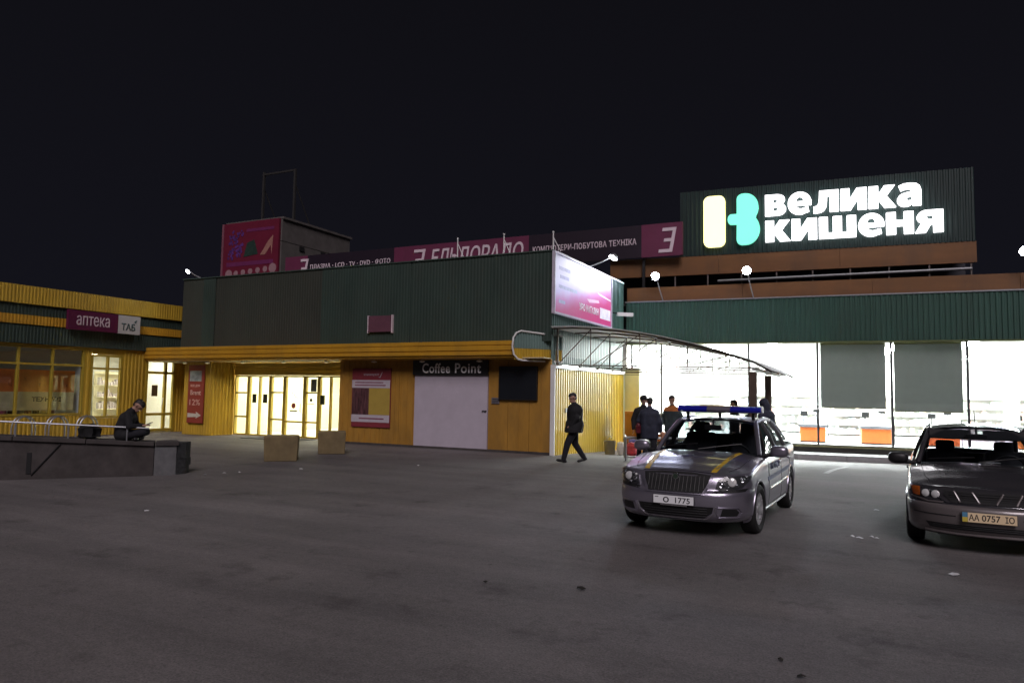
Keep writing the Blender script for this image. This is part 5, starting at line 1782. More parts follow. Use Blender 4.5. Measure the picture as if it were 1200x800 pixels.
# seated on the low wall, hunched over a phone, facing right
so = onface(0.92, 0)
hz = ztl(0.92)
make_person('hunched person in black sitting on the low wall beside a black bag', (so[0] + n1.x * 0.30, so[1] + n1.y * 0.30, hz - 0.02), radians(38),
            dict(head=(0.24, 0, 0.70), neck=(0.13, 0, 0.60), face=(1, -0.1, -0.9), chest=(0.06, 0, 0.45), waist=(-0.02, 0, 0.25), hip=(-0.02, 0, 0.13),
                 shL=(0.10, 0.18, 0.53), shR=(0.10, -0.18, 0.53), hipL=(0.0, 0.10, 0.11), hipR=(0.0, -0.10, 0.11), knL=(0.36, 0.20, 0.17), knR=(0.38, -0.16, 0.17),
                 anL=(0.24, -0.08, 0.085), anR=(0.20, 0.16, 0.085), ftL=(0.3, -1, -0.1), ftR=(0.4, 1, -0.1),
                 elL=(0.16, 0.24, 0.30), elR=(0.16, -0.24, 0.30), wrL=(0.33, 0.08, 0.30), wrR=(0.33, -0.08, 0.30), hdL=(1, -0.3, 0.25), hdR=(1, 0.3, 0.25)),
            'black', 'trouser', height=1.78, coat_len=0.12, voxel=0.011, hair=True)
t = thing('phone', 'black phone in the hands of the seated person', 'phone', (so[0], so[1], hz + 0.3))
mw = Matrix.Translation((so[0] + n1.x * 0.30, so[1] + n1.y * 0.30, hz - 0.02)) @ Matrix.Rotation(radians(38), 4, 'Z')
pc = mw @ Vector((0.46, 0, 0.345))
MB().obox(tuple(pc), (0.14, 0.075, 0.010), radians(38), radians(-25)).build('case', BLACK, t, bevel=0.003)
pc2 = mw @ Vector((0.458, 0, 0.353))
MB().obox(tuple(pc2), (0.125, 0.066, 0.004), radians(38), radians(-25)).build('screen', mat('phone_screen', (0.02, 0.02, 0.03), 0.2), t)
# bag held by the pair
bag('red_handbag', 'dark red handbag at the hip of the standing pair', (-5.22, 17.95, 0.78), (0.16, 0.24, 0.26), mat('handbag_red', (0.12, 0.012, 0.02), 0.5, var=0.3), 12)
bag('carrier_bag', 'pale orange carrier bag hanging beside the long dark blue jacket', (-4.62, 18.05, 0.50), (0.10, 0.16, 0.36), mat('carrier_orange', (0.62, 0.30, 0.18), 0.5, var=0.4, scale=5), 15)
# ------------------------------------------------------------------ cars
def lerp_tab(tab, x):
    if x <= tab[0][0]:
        return tab[0][1]
    for i in range(len(tab) - 1):
        if x <= tab[i + 1][0]:
            f = (x - tab[i][0]) / (tab[i + 1][0] - tab[i][0])
            f = f * f * (3 - 2 * f) * 0.35 + f * 0.65
            return tab[i][1] + f * (tab[i + 1][1] - tab[i][1])
    return tab[-1][1]


def catmull(pts, n):
    """resample a list of equal-length tuples, n steps per span"""
    out = []
    m = len(pts)
    for i in range(m - 1):
        p0, p1, p2, p3 = pts[max(0, i - 1)], pts[i], pts[i + 1], pts[min(m - 1, i + 2)]
        for k in range(n):
            t = k / n
            out.append(tuple(0.5 * ((2 * b) + (c - a) * t + (2 * a - 5 * b + 4 * c - d) * t * t + (3 * b - a - 3 * c + d) * t ** 3) for a, b, c, d in zip(p0, p1, p2, p3)))
    out.append(tuple(pts[-1]))
    return out


def car_glass(name, tint):
    return glass(name, tint, 1.0)


def mesh_obj(name, verts, faces, m, parent, smooth=True, angle=35):
    me = bpy.data.meshes.new(name)
    me.from_pydata([tuple(v) for v in verts], [], faces)
    bm = bmesh.new()
    bm.from_mesh(me)
    bmesh.ops.remove_doubles(bm, verts=bm.verts, dist=1e-4)
    bmesh.ops.recalc_face_normals(bm, faces=bm.faces)
    bm.to_mesh(me)
    bm.free()
    return link(name, me, m, parent, angle if smooth else False)


def arcs_cut(verts, faces, wheels, R):
    """open round wheel arches in the flanks"""
    keep = []
    ver = [list(v) for v in verts]
    for f in faces:
        inside = False
        for (wx, wz) in wheels:
            if all((ver[i][0] - wx) ** 2 + (ver[i][2] - wz) ** 2 < R * R and abs(ver[i][1]) > 0.45 for i in f):
                inside = True
        if not inside:
            keep.append(f)
    used = set(i for f in keep for i in f)
    for i in used:
        for (wx, wz) in wheels:
            dx, dz = ver[i][0] - wx, ver[i][2] - wz
            r = sqrt(dx * dx + dz * dz)
            if r < R and abs(ver[i][1]) > 0.45 and r > 1e-6:
                ver[i][0] = wx + dx / r * R
                ver[i][2] = wz + dz / r * R
    return ver, keep


class Car:
    def __init__(self, S, root, paint):
        self.S = S
        self.root = root
        self.paint = paint
        self.shell()

    def shell(self):
        S = self.S
        lv = catmull(S['levels'], S.get('lsub', 4))       # (z_front, z_side, xf, inset, xr)
        self.lv = lv
        nN, nR = 14, 8
        xs0, xs1 = S['xs0'], S['xs1']
        sx = [xs0 + (xs1 - xs0) * k / 60 for k in range(61)]
        Wm = S['W']
        rows = []
        for (zf, zs, xf, ins, xr) in lv:
            row = []
            W = Wm - ins
            D = xf - xs0
            e = 2 / S['nose_n']
            for k in range(nN):
                th = pi / 2 * k / nN
                x = xs0 + D * max(0, cos(th)) ** e
                y = W * self.wx(xs0) * sin(th) ** e
                row.append((x, y, zf, zs, ins))
            for x in sx:
                row.append((x, W * self.wx(x), zf, zs, ins))
            D2 = xs1 - xr
            for k in range(1, nR + 1):
                th = pi / 2 * k / nR
                x = xs1 - D2 * sin(th) ** e
                y = W * self.wx(xs1) * max(0.0, cos(th)) ** e
                row.append((x, y, zf, zs, ins))
            out = []
            for (x, y, zf_, zs_, i_) in row:
                f = smoothstep(S['zb0'], S['zb1'], x)
                z = zs_ + (zf_ - zs_) * f
                if zs_ > 0.5:
                    z += lerp_tab(S['belt'], x) * smoothstep(0.5, lv[-1][1], zs_) * (1 - f)
                out.append((x, y, z))
            rows.append(out)
        n = len(rows[0])
        self.ring = rows[-1]
        self.nN = nN
        verts = []
        faces = []
        ftag = []
        for sgn in (1, -1):
            o = len(verts)
            for r in rows:
                verts += [(x, y * sgn, z) for x, y, z in r]
            for i in range(len(rows) - 1):
                for k in range(n - 1):
                    q = (o + i * n + k, o + i * n + k + 1, o + (i + 1) * n + k + 1, o + (i + 1) * n + k)
                    faces.append(q if sgn > 0 else q[::-1])
                    ftag.append((i, k))
        zb = S['bumper_level']
        body_f = [f for f, (i, k) in zip(faces, ftag)]
        ver, keep = arcs_cut(verts, body_f, S['wheels'], S['archR'])
        self.side_tree = BVHTree.FromPolygons([Vector(v) for v in verts], faces)
        # underside
        ub = [(x, y, z) for x, y, z in rows[0]]
        un = len(ver)
        ver += [list(p) for p in ub] + [[p[0], -p[1], p[2]] for p in ub]
        for k in range(n - 1):
            keep.append((un + k, un + k + 1, un + n + k + 1, un + n + k))
        # split bumper from body by height at the nose
        bz = S['bumper_z']
        bx = S['bumper_x']
        fb, fo = [], []
        for f in keep:
            c = sum((Vector(ver[i]) for i in f), Vector()) / len(f)
            (fb if (c.z < bz and c.x > bx) else fo).append(f)
        self.body = mesh_obj('body', ver, fo, self.paint, self.root)
        self.bumper = mesh_obj('bumper', ver, fb, S.get('bumper_mat', self.paint), self.root)
        # hood
        ring = self.ring
        hv, hf = [], []
        cow = S['cowl']
        idx = [k for k in range(n) if ring[k][0] >= cow - 0.02]
        M = 20
        for k in idx:
            x, y, z = ring[k]
            zc = lerp_tab(S['hoodc'], x)
            for j in range(M + 1):
                t = -1 + 2 * j / M
                yy = y * t
                a = 1 - abs(t) ** S.get('crown_n', 2.6)
                bul = 0.012 * math.exp(-((abs(t) - 0.62) / 0.10) ** 2) * S.get('crease', 1.0) * smoothstep(0.0, 0.3, ring[0][0] - x)
                hv.append((x, yy, z + (zc - z) * a + bul))
        for i in range(len(idx) - 1):
            for j in range(M):
                hf.append((i * (M + 1) + j, i * (M + 1) + j + 1, (i + 1) * (M + 1) + j + 1, (i + 1) * (M + 1) + j))
        self.hood = mesh_obj('hood', hv, hf, self.paint, self.root)
        # rear deck
        idx = [k for k in range(n) if ring[k][0] <= S['deck'] + 0.02]
        hv, hf = [], []
        for k in idx:
            x, y, z = ring[k]
            for j in range(13):
                t = -1 + 2 * j / 12
                hv.append((x, y * t, z + 0.05 * (1 - t * t)))
        for i in range(len(idx) - 1):
            for j in range(12):
                hf.append((i * 13 + j, i * 13 + j + 1, (i + 1) * 13 + j + 1, (i + 1) * 13 + j))
        mesh_obj('boot_lid', hv, hf, self.paint, self.root)
        allv, allf = [], []
        for o in (self.body, self.bumper, self.hood):
            b = len(allv)
            allv += [v.co.copy() for v in o.data.vertices]
            allf += [tuple(i + b for i in p.vertices) for p in o.data.polygons]
        self.tree = BVHTree.FromPolygons(allv, allf)
        self.cabin()
        self.wheels()
        self.interior()

    def wx(self, x):
        S = self.S
        t = (x - S['xm']) / S['xspan']
        return 1 - S['barrel'] * t * t

    def belt_pt(self, x):
        r = self.ring
        for k in range(len(r) - 1):
            if r[k][0] >= x >= r[k + 1][0]:
                f = (r[k][0] - x) / max(1e-6, r[k][0] - r[k + 1][0])
                return Vector(r[k]).lerp(Vector(r[k + 1]), f)
        return Vector(r[-1])

    def cabin(self):
        S = self.S
        a0, ac = Vector(S['ws_side']), Vector(S['ws_mid'])       # screen base
        b0, bc = Vector(S['rf_side']), Vector(S['rf_mid'])       # roof front
        r0, rc = Vector(S['rr_side']), Vector(S['rr_mid'])       # roof rear
        g0, gc = Vector(S['bl_side']), Vector(S['bl_mid'])       # rear screen base

        def edge(s, c, t):
            k = t * t
            return Vector((c.x + (s.x - c.x) * k, s.y * t, c.z + (s.z - c.z) * abs(t) ** 2.4))

        def patch(s0, c0, s1, c1, bulge, nu=18, nv=10):
            vs = []
            for j in range(nv + 1):
                v = j / nv
                for i in range(nu + 1):
                    t = -1 + 2 * i / nu
                    p = edge(s0, c0, t).lerp(edge(s1, c1, t), v)
                    p += Vector(bulge) * sin(pi * v)
                    vs.append(p)
            fs = [(j * (nu + 1) + i, j * (nu + 1) + i + 1, (j + 1) * (nu + 1) + i + 1, (j + 1) * (nu + 1) + i) for j in range(nv) for i in range(nu)]
            return vs, fs
        gm = S['glass']
        vs, fs = patch(a0, ac, b0, bc, (0.03, 0, 0.03))
        self.ws = mesh_obj('windscreen', vs, fs, gm, self.root)
        self.ws_tree = BVHTree.FromPolygons([Vector(v) for v in vs], fs)
        vs, fs = patch(b0, bc, r0, rc, (0, 0, S.get('roof_bulge', 0.035)))
        vs2 = [Vector(v) - Vector((0, 0, 0.03)) for v in vs]
        n = len(vs)
        mesh_obj('roof', vs, fs, self.paint, self.root)
        mesh_obj('headlining', vs2, fs, mat('lining_grey', (0.10, 0.10, 0.11), 0.9), self.root)
        vs, fs = patch(r0, rc, g0, gc, (-0.02, 0, 0.03))
        mesh_obj('rear_window', vs, fs, S.get('rear_glass', gm), self.root)
        # side glass and pillars
        for sg in (1, -1):
            up = []
            N = 12
            for k in range(N + 1):
                p = a0.lerp(b0, k / N) + Vector((0.015, 0, 0.02)) * sin(pi * k / N)
                up.append(p)
            for k in range(1, N + 1):
                p = b0.lerp(r0, k / N) + Vector((0, 0.015, S.get('rail_bulge', 0.045))) * sin(pi * k / N)
                up.append(p)
            for k in range(1, N + 1):
                p = r0.lerp(g0, k / N) + Vector((-0.01, 0, 0.025)) * sin(pi * k / N)
                up.append(p)

            def upper(x):
                for k in range(len(up) - 1):
                    if up[k].x >= x >= up[k + 1].x:
                        f = (up[k].x - x) / max(1e-6, up[k].x - up[k + 1].x)
                        return up[k].lerp(up[k + 1], f)
                return up[-1]

            def lower(x):
                p = self.belt_pt(x)
                return Vector((p.x, p.y - 0.035, p.z - 0.005))
            F = lambda p: (p.x, p.y * sg, p.z)
            for (xa, xb) in S['side_windows']:
                vs = []
                nx, nz = 14, 6
                for i in range(nx + 1):
                    x = xa + (xb - xa) * i / nx
                    l, u = lower(x), upper(x)
                    for j in range(nz + 1):
                        v = j / nz
                        p = l.lerp(u, v)
                        p.y += 0.02 * sin(pi * v)
                        vs.append(F(p))
                fs = [(i * (nz + 1) + j, i * (nz + 1) + j + 1, (i + 1) * (nz + 1) + j + 1, (i + 1) * (nz + 1) + j) for i in range(nx) for j in range(nz)]
                mesh_obj('side_window', vs, fs, gm, self.root)
            MB().tube([F(p) for p in up], S.get('rail_r', 0.036), 8).build('roof_rail', self.paint, self.root, smooth=True, world=False)
            for x in S['pillars']:
                l, u = lower(x), upper(x)
                u.y += 0.003
                MB().tube([F(l), F(l.lerp(u, 0.5) + Vector((0, 0.022, 0))), F(u)], 0.035, 6).build('pillar', BLACK, self.root, world=False)
            bl = [F(lower(xa) + Vector((0, 0.012, 0.008))) for xa in [S['ws_side'][0] - 0.02 - 0.1 * k for k in range(int((S['ws_side'][0] - S['bl_side'][0]) / 0.1))]]
            MB().tube(bl, 0.016, 6).build('belt_trim', S.get('trim_mat', BLACK), self.root, smooth=True, world=False)
            # mirror
            mx, mz = S['mirror']
            base = lower(mx)
            c = Vector((mx + 0.02, base.y + 0.19, base.z + mz))
            bm = bmesh.new()
            bmesh.ops.create_icosphere(bm, subdivisions=3, radius=1)
            for v in bm.verts:
                x, y, z = v.co
                v.co = Vector((math.copysign(abs(x) ** 0.8, x) * (0.085 if x > 0 else 0.03), math.copysign(abs(y) ** 0.75, y) * 0.125, math.copysign(abs(z) ** 0.75, z) * 0.082)) + c
                v.co.y *= sg
            me = bpy.data.meshes.new('mirror')
            bm.to_mesh(me)
            bm.free()
            mo = link('mirror', me, S.get('mirror_mat', self.paint), self.root, True)
            st_ = MB().tube([F(base + Vector((0.03, -0.02, 0.02))), F(c + Vector((0.0, -0.08, -0.05)))], 0.028, 8).build('mirror_stalk', BLACK, mo, world=False)

    def wheels(self):
        S = self.S
        R = S['tyre_r']
        wd = 0.195
        for (wx_, wz) in S['wheels']:
            for sg in (1, -1):
                yo = S['track_out']
                st = S.get('steer', 0.0) if wx_ > -0.5 else 0.0
                w = MB()
                prof = [(R * 0.64, -0.03), (R * 0.66, 0.0), (R * 0.80, 0.012), (R * 0.93, 0.0), (R * 0.985, -0.02), (R, -0.04), (R, -wd + 0.04), (R * 0.97, -wd + 0.01), (R * 0.7, -wd), (R * 0.63, -wd + 0.01)]
                Mx = Matrix.Translation((wx_, sg * (yo - 0.0), wz)) @ Matrix.Rotation(st, 4, 'Z') @ Matrix.Scale(sg, 4, (0, 1, 0))
                w.lathe((0, 0, 0), prof, 'Y', 40, caps=False)
                # tread grooves
                w.v = [tuple(Mx @ Vector(p)) for p in w.v]
                t = w.build('tyre', RUB, self.root, smooth=30, world=False)
                r = MB()
                r.lathe((0, 0, 0), [(R * 0.665, -0.012), (R * 0.63, -0.02), (R * 0.60, -0.035), (R * 0.60, -0.11)], 'Y', 36, caps=False)
                r.v = [tuple(Mx @ Vector(p)) for p in r.v]
                rim = r.build('rim', S['rim_mat'], t, smooth=40, world=False)
                s = MB()
                ns = S.get('spokes', 5)
                for k in range(ns):
                    a = 2 * pi * k / ns
                    for d in ((-0.20, 0.20) if S.get('twin') else (0.0,)):
                        p0 = Vector((cos(a + d * 1.6) * R * 0.16, -0.028, sin(a + d * 1.6) * R * 0.16))
                        p1 = Vector((cos(a + d) * R * 0.63, -0.022, sin(a + d) * R * 0.63))
                        dr = (p1 - p0).normalized()
                        sd_ = Vector((-dr.z, 0, dr.x)) * (0.030 if not S.get('twin') else 0.018)
                        vs = []
                        for y in (-0.012, 0.010):
                            vs += [p0 + sd_ * 1.2 + Vector((0, y, 0)), p0 - sd_ * 1.2 + Vector((0, y, 0)), p1 - sd_ + Vector((0, y, 0)), p1 + sd_ + Vector((0, y, 0))]
                        s.add(vs, [(0, 1, 2, 3), (7, 6, 5, 4), (0, 4, 5, 1), (1, 5, 6, 2), (2, 6, 7, 3), (3, 7, 4, 0)])
                s.lathe((0, 0, 0), [(R * 0.2, -0.04), (R * 0.2, -0.014), (R * 0.15, -0.008)], 'Y', 20)
                s.v = [tuple(Mx @ Vector(p)) for p in s.v]
                s.build('spokes', S['rim_mat'], t, world=False)
                d = MB().lathe((0, 0, 0), [(R * 0.58, -0.10), (R * 0.58, -0.09)], 'Y', 24)
                d.v = [tuple(Mx @ Vector(p)) for p in d.v]
                d.build('brake_disc', DARK, t, world=False)
            # arch liner and lip
        for (wx_, wz) in S['wheels']:
            for sg in (1, -1):
                rows = []
                AR = S['archR']
                for y in (0.50, S['track_out'] - 0.02):
                    rows.append([(wx_ + (AR + 0.004) * cos(pi * k / 24 * 1.1 - 0.05 * pi), y * sg, wz + (AR + 0.004) * sin(pi * k / 24 * 1.1 - 0.05 * pi)) for k in range(25)])
                MB().grid(rows).build('wheel_well', BLACKM, self.root, world=False)
                lip = []
                for k in range(25):
                    a = pi * k / 24 * 1.06 - 0.03 * pi
                    x, z = wx_ + AR * cos(a), wz + AR * sin(a)
                    h = self.side_tree.ray_cast(Vector((x, 3.0 * sg, z)), Vector((0, -sg, 0)))
                    if h[0] is not None:
                        lip.append((x, h[0].y - 0.004 * sg, z))
                if len(lip) > 3:
                    MB().tube(lip, 0.016, 6).build('arch_lip', self.paint, self.root, smooth=True, world=False)
        # floor and axle shadow box
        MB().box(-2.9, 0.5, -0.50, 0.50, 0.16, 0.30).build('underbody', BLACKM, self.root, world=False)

    def interior(self):
        S = self.S
        dk = mat('cabin_trim', (0.020, 0.020, 0.023), 0.8, var=0.2)
        se = mat('seat_cloth', (0.030, 0.030, 0.035), 0.9, var=0.3, scale=20)
        xb, xe = S['cowl'] - 0.05, S['deck']
        m = MB()
        m.box(xe, xb, -0.70, 0.70, 0.30, 0.36)
        m.box(xe, xb, 0.70, 0.73, 0.36, 0.90)
        m.box(xe, xb, -0.73, -0.70, 0.36, 0.90)
        m.box(xe - 0.03, xe, -0.70, 0.70, 0.36, 0.92)
        m.build('cabin_lining', dk, self.root, world=False)
        rows = []
        for x, z in ((xb + 0.16, 0.92), (xb - 0.05, 0.965), (xb - 0.30, 0.97), (xb - 0.42, 0.93), (xb - 0.45, 0.70)):
            rows.append([(x - 0.10 * (abs(y) / 0.7) ** 2, y, z + S.get('dash_z', 0) - 0.03 * (abs(y) / 0.7) ** 2) for y in [-0.69 + 1.38 * k / 12 for k in range(13)]])
        MB().grid(rows).build('dashboard', dk, self.root, smooth=True, world=False)
        for y in (0.36, -0.36):
            sx_ = xb - 1.02
            q = MB().obox((sx_ + 0.16, y, 0.58), (0.50, 0.50, 0.16)).build('seat', se, self.root, world=False, bevel=0.04)
            dz = S.get('seat_dz', 0.0)
            MB().obox((sx_ - 0.15, y, 0.90 + dz * 0.5), (0.14, 0.48, 0.60 + dz), 0, radians(-14)).build('backrest', se, q, world=False, bevel=0.05)
            MB().obox((sx_ - 0.25, y, 1.27 + dz * 1.1), (0.09, 0.24, 0.16), 0, radians(-10)).build('headrest', se, q, world=False, bevel=0.035)
        rb = MB().obox((xb - 1.72, 0, 0.58), (0.5, 1.3, 0.16)).build('rear_seat', se, self.root, world=False, bevel=0.04)
        MB().obox((xb - 2.02, 0, 0.88 + S.get('seat_dz', 0) * 0.6), (0.14, 1.28, 0.52 + S.get('seat_dz', 0)), 0, radians(-16)).build('backrest', se, rb, world=False, bevel=0.05)
        ring = [(xb - 0.50 + 0.07 * sin(a), 0.36 + 0.18 * cos(a), 0.90 + S.get('dash_z', 0) + 0.17 * sin(a)) for a in [2 * pi * k / 24 for k in range(24)]]
        MB().tube(ring, 0.015, 8, closed=True).build('steering_wheel', BLACK, self.root, smooth=True, world=False)
        for sg in ((1, -1) if S.get('visors') else ()):
            bb = Vector(S['rf_side'])
            MB().obox((bb.x + 0.16, 0.32 * sg, bb.z - 0.055), (0.03, 0.48, 0.14), 0, radians(-25)).build('sun_visor', dk, self.root, world=False, bevel=0.01)
        # inner mirror
        b = Vector(S['rf_mid'])
        mr = MB().obox((b.x + 0.10, 0.0, b.z - 0.13), (0.04, 0.25, 0.075)).build('inner_mirror', BLACK, self.root, world=False, bevel=0.012)
        MB().cyl((b.x + 0.09, 0, b.z - 0.12), (b.x + 0.03, 0, b.z - 0.02), 0.014).build('mirror_arm', BLACK, mr, world=False)

    # --- pieces laid on the skin
    def wrap(self, name, outline, axis, m, off=0.006, res=0.03, thick=0.012, parent=None, smooth=True, tree=None, holes=None, sgn=1):
        """outline in 2D; axis 'x' looks back at the nose (y, z), 'y' at the flank (x, z), 'z' at the hood (x, y)"""
        pts = []
        n = len(outline)
        for i in range(n):
            a, b = Vector(outline[i]), Vector(outline[(i + 1) % n])
            k = max(1, int((b - a).length / res))
            for j in range(k):
                pts.append(a.lerp(b, j / k))
        nb = len(pts)
        xs_ = [p.x for p in pts]
        ys_ = [p.y for p in pts]

        def inside(p):
            c = False
            for i in range(nb):
                a, b = pts[i], pts[i - 1]
                if (a.y > p.y) != (b.y > p.y) and p.x < (b.x - a.x) * (p.y - a.y) / (b.y - a.y) + a.x:
                    c = not c
            return c
        allp = list(pts)
        x = min(xs_) + res / 2
        while x < max(xs_):
            y = min(ys_) + res / 2
            while y < max(ys_):
                p = Vector((x, y))
                if inside(p) and min((p - q).length for q in pts) > res * 0.45:
                    allp.append(p)
                y += res
            x += res
        v2, e2, f2, _, _, _ = delaunay_2d_cdt(allp, [(i, (i + 1) % nb) for i in range(nb)], [], 1, 1e-6)
        tr = tree or self.tree
        vs, base = [], []
        for p in v2:
            if axis == 'x':
                o, d = Vector((3, p.x, p.y)), Vector((-1, 0, 0))
            elif axis == 'y':
                o, d = Vector((p.x, 3 * sgn, p.y)), Vector((0, -sgn, 0))
            else:
                o, d = Vector((p.x, p.y, 3)), Vector((0, 0, -1))
            h = tr.ray_cast(o, d)
            if h[0] is None:
                h2 = tr.find_nearest(o + d * 2.2)
                hp, hn = h2[0], h2[1]
            else:
                hp, hn = h[0], h[1]
            if hn.dot(d) > 0:
                hn = -hn
            nn = (hn - d * 1.0).normalized()
            vs.append(hp + nn * off)
            base.append(hp + nn * (off - thick))
        nv = len(vs)
        fs = [tuple(f) for f in f2]
        cnt = {}
        for f in fs:
            for i in range(len(f)):
                k = (f[i], f[(i + 1) % len(f)])
                cnt[k] = cnt.get(k, 0) + 1
        rim = [k for k in cnt if (k[1], k[0]) not in cnt]
        allv = vs + base
        for a, b in rim:
            fs.append((b, a, a + nv, b + nv))
        return mesh_obj(name, allv, fs, m, parent if parent is not None else self.root, smooth, 40)

    def seam(self, name, pts, axis, m=None, w=0.006, off=0.002, sgn=1, tree=None, parent=None):
        path = []
        tr = tree or self.tree
        P = [Vector(p) for p in pts]
        dense = []
        for i in range(len(P) - 1):
            k = max(2, int((P[i + 1] - P[i]).length / 0.04))
            dense += [P[i].lerp(P[i + 1], j / k) for j in range(k)]
        dense.append(P[-1])
        for p in dense:
            if axis == 'x':
                o, d = Vector((3, p.x, p.y)), Vector((-1, 0, 0))
            elif axis == 'y':
                o, d = Vector((p.x, 3 * sgn, p.y)), Vector((0, -sgn, 0))
            else:
                o, d = Vector((p.x, p.y, 3)), Vector((0, 0, -1))
            h = tr.ray_cast(o, d)
            if h[0] is not None:
                path.append(h[0] - d * off)
        if len(path) > 1:
            return MB().tube(path, w, 6).build(name, m or BLACKM, parent or self.root, smooth=True, world=False)

    def surf(self, y, z, off=0.0):
        h = self.tree.ray_cast(Vector((3, y, z)), Vector((-1, 0, 0)))
        return Vector((h[0].x + off, y, z)) if h[0] is not None else Vector((self.S['levels'][0][2], y, z))


def mir(q):
    return [(-a, b) for a, b in q][::-1]


def paint_mat(name, col, rough=0.28, metal=0.75, flake=0.15):
    return mat(name, col, rough, metal, var=flake, scale=180, coat=0.8)


LENSG = glass('lamp_lens', (0.93, 0.94, 0.95), 1.0)
CHROME = mat('chrome', (0.75, 0.75, 0.77), 0.12, 1.0, var=0.03)
REFL = mat('lamp_reflector', (0.55, 0.56, 0.58), 0.22, 1.0, var=0.3, scale=40)
LAMPIN = mat('lamp_inside', (0.035, 0.035, 0.038), 0.35, var=0.3)
BULB = mat('lamp_bulb', (0.92, 0.92, 0.90), 0.15, 0.2, var=0.03)
AMBER = mat('amber_lens', (0.55, 0.12, 0.015), 0.25, var=0.1)
PLATEW = mat('plate_white', (0.90, 0.92, 0.94), 0.45, var=0.03)
PLATEY = mat('plate_cream', (0.92, 0.72, 0.46), 0.45, var=0.03)
PLATET = mat('plate_text', (0.03, 0.03, 0.035), 0.5, var=0.1)


def headlamp(car, outline, bulbs, sgn, amber=None):
    q = outline if sgn > 0 else mir(outline)
    hb = car.wrap('headlight', q, 'x', LAMPIN, off=0.004, res=0.03)
    for (y, z, r, mm) in bulbs:
        c = car.surf(y * sgn, z)
        n = 16
        prof = [(r, 0.006), (r * 0.86, 0.016), (r * 0.55, 0.012), (r * 0.5, 0.02), (r * 0.2, 0.028)] if mm is not BULB else [(r, 0.004), (r * 0.92, 0.016), (r * 0.6, 0.024), (r * 0.2, 0.027)]
        # face the disc along the skin
        h = car.tree.ray_cast(Vector((3, y * sgn, z)), Vector((-1, 0, 0)))
        nrm = (h[1] if h[1].x > 0 else -h[1])
        nrm = (nrm + Vector((1.2, 0, 0))).normalized()
        M = Matrix.Translation(h[0]) @ nrm.to_track_quat('Z', 'Y').to_matrix().to_4x4()
        m = MB().lathe((0, 0, 0), prof, 'Z', n)
        m.v = [tuple(M @ Vector(p)) for p in m.v]
        m.build('bulb' if mm is BULB else 'reflector', mm, hb, smooth=True, world=False)
    if amber:
        car.wrap('indicator', amber if sgn > 0 else mir(amber), 'x', AMBER, off=0.018, res=0.025, parent=hb)
    car.wrap('lens', q, 'x', LENSG, off=0.034, res=0.04, thick=0.03, parent=hb)
    return hb


# ---------- police car
pc_root = thing('police_car', 'silver police car with blue roof light bar and yellow bonnet stripes', 'car', (-2.14, 9.98, 0), radians(-93.2))
PAINT1 = paint_mat('paint_silver', (0.36, 0.34, 0.415), 0.28, 0.78, 0.06)
S1 = dict(
    levels=[(0.19, 0.20, 0.66, 0.16, -3.40), (0.225, 0.22, 0.80, 0.07, -3.50), (0.28, 0.26, 0.868, 0.03, -3.58), (0.34, 0.34, 0.885, 0.015, -3.61), (0.42, 0.43, 0.90, 0.005, -3.63),
            (0.52, 0.54, 0.905, 0.0, -3.63), (0.575, 0.60, 0.885, 0.002, -3.62), (0.60, 0.64, 0.845, 0.006, -3.60), (0.68, 0.70, 0.825, 0.008, -3.59), (0.745, 0.78, 0.80, 0.012, -3.58),
            (0.782, 0.86, 0.765, 0.022, -3.56), (0.798, 0.905, 0.72, 0.045, -3.54)],
    W=0.885, xs0=0.26, xs1=-2.95, nose_n=2.7, zb0=-0.25, zb1=0.62, xm=-1.3, xspan=2.0, barrel=0.035,
    belt=[(-3.6, 0.12), (-2.6, 0.09), (-1.5, 0.045), (-0.5, 0.02), (0.3, -0.01)], bumper_level=6, bumper_z=0.59, bumper_x=0.34,
    wheels=[(0, 0.316), (-2.578, 0.316)], archR=0.365, cowl=-0.52, deck=-3.0, crown_n=2.4, crease=1.4,
    hoodc=[(-0.7, 1.005), (-0.4, 0.99), (0.0, 0.955), (0.4, 0.880), (0.6, 0.836), (0.72, 0.80)],
    ws_side=(-0.70, 0.735, 0.94), ws_mid=(-0.42, 0, 0.99), rf_side=(-1.30, 0.575, 1.375), rf_mid=(-1.16, 0, 1.43),
    rr_side=(-2.55, 0.55, 1.37), rr_mid=(-2.68, 0, 1.415), bl_side=(-3.28, 0.66, 1.06), bl_mid=(-3.38, 0, 1.10),
    roof_bulge=0.04, glass=car_glass('car_glass', (0.62, 0.66, 0.68)), rear_glass=car_glass('rear_glass', (0.25, 0.27, 0.28)), side_windows=[(-0.84, -1.56), (-1.62, -2.42), (-2.46, -3.0)], pillars=[-1.59, -2.44],
    mirror=(-0.78, 0.085), tyre_r=0.316, track_out=0.868, rim_mat=mat('rim_alloy', (0.50, 0.50, 0.52), 0.32, 0.5, var=0.1), spokes=5, twin=True, steer=radians(-4))
pcar = Car(S1, pc_root, PAINT1)
grq = [(-0.34, 0.565), (0.34, 0.565), (0.405, 0.70), (0.425, 0.776), (0.2, 0.794), (-0.2, 0.794), (-0.425, 0.776), (-0.405, 0.70)]
fq = [(-0.375, 0.548), (0.375, 0.548), (0.445, 0.70), (0.465, 0.792), (0.2, 0.810), (-0.2, 0.810), (-0.465, 0.792), (-0.445, 0.70)]
pcar.wrap('grille_frame', fq, 'x', PAINT1, off=0.012, res=0.04, thick=0.03)
gr = pcar.wrap('grille', grq, 'x', BLACKM, off=0.018, res=0.04, thick=0.02)
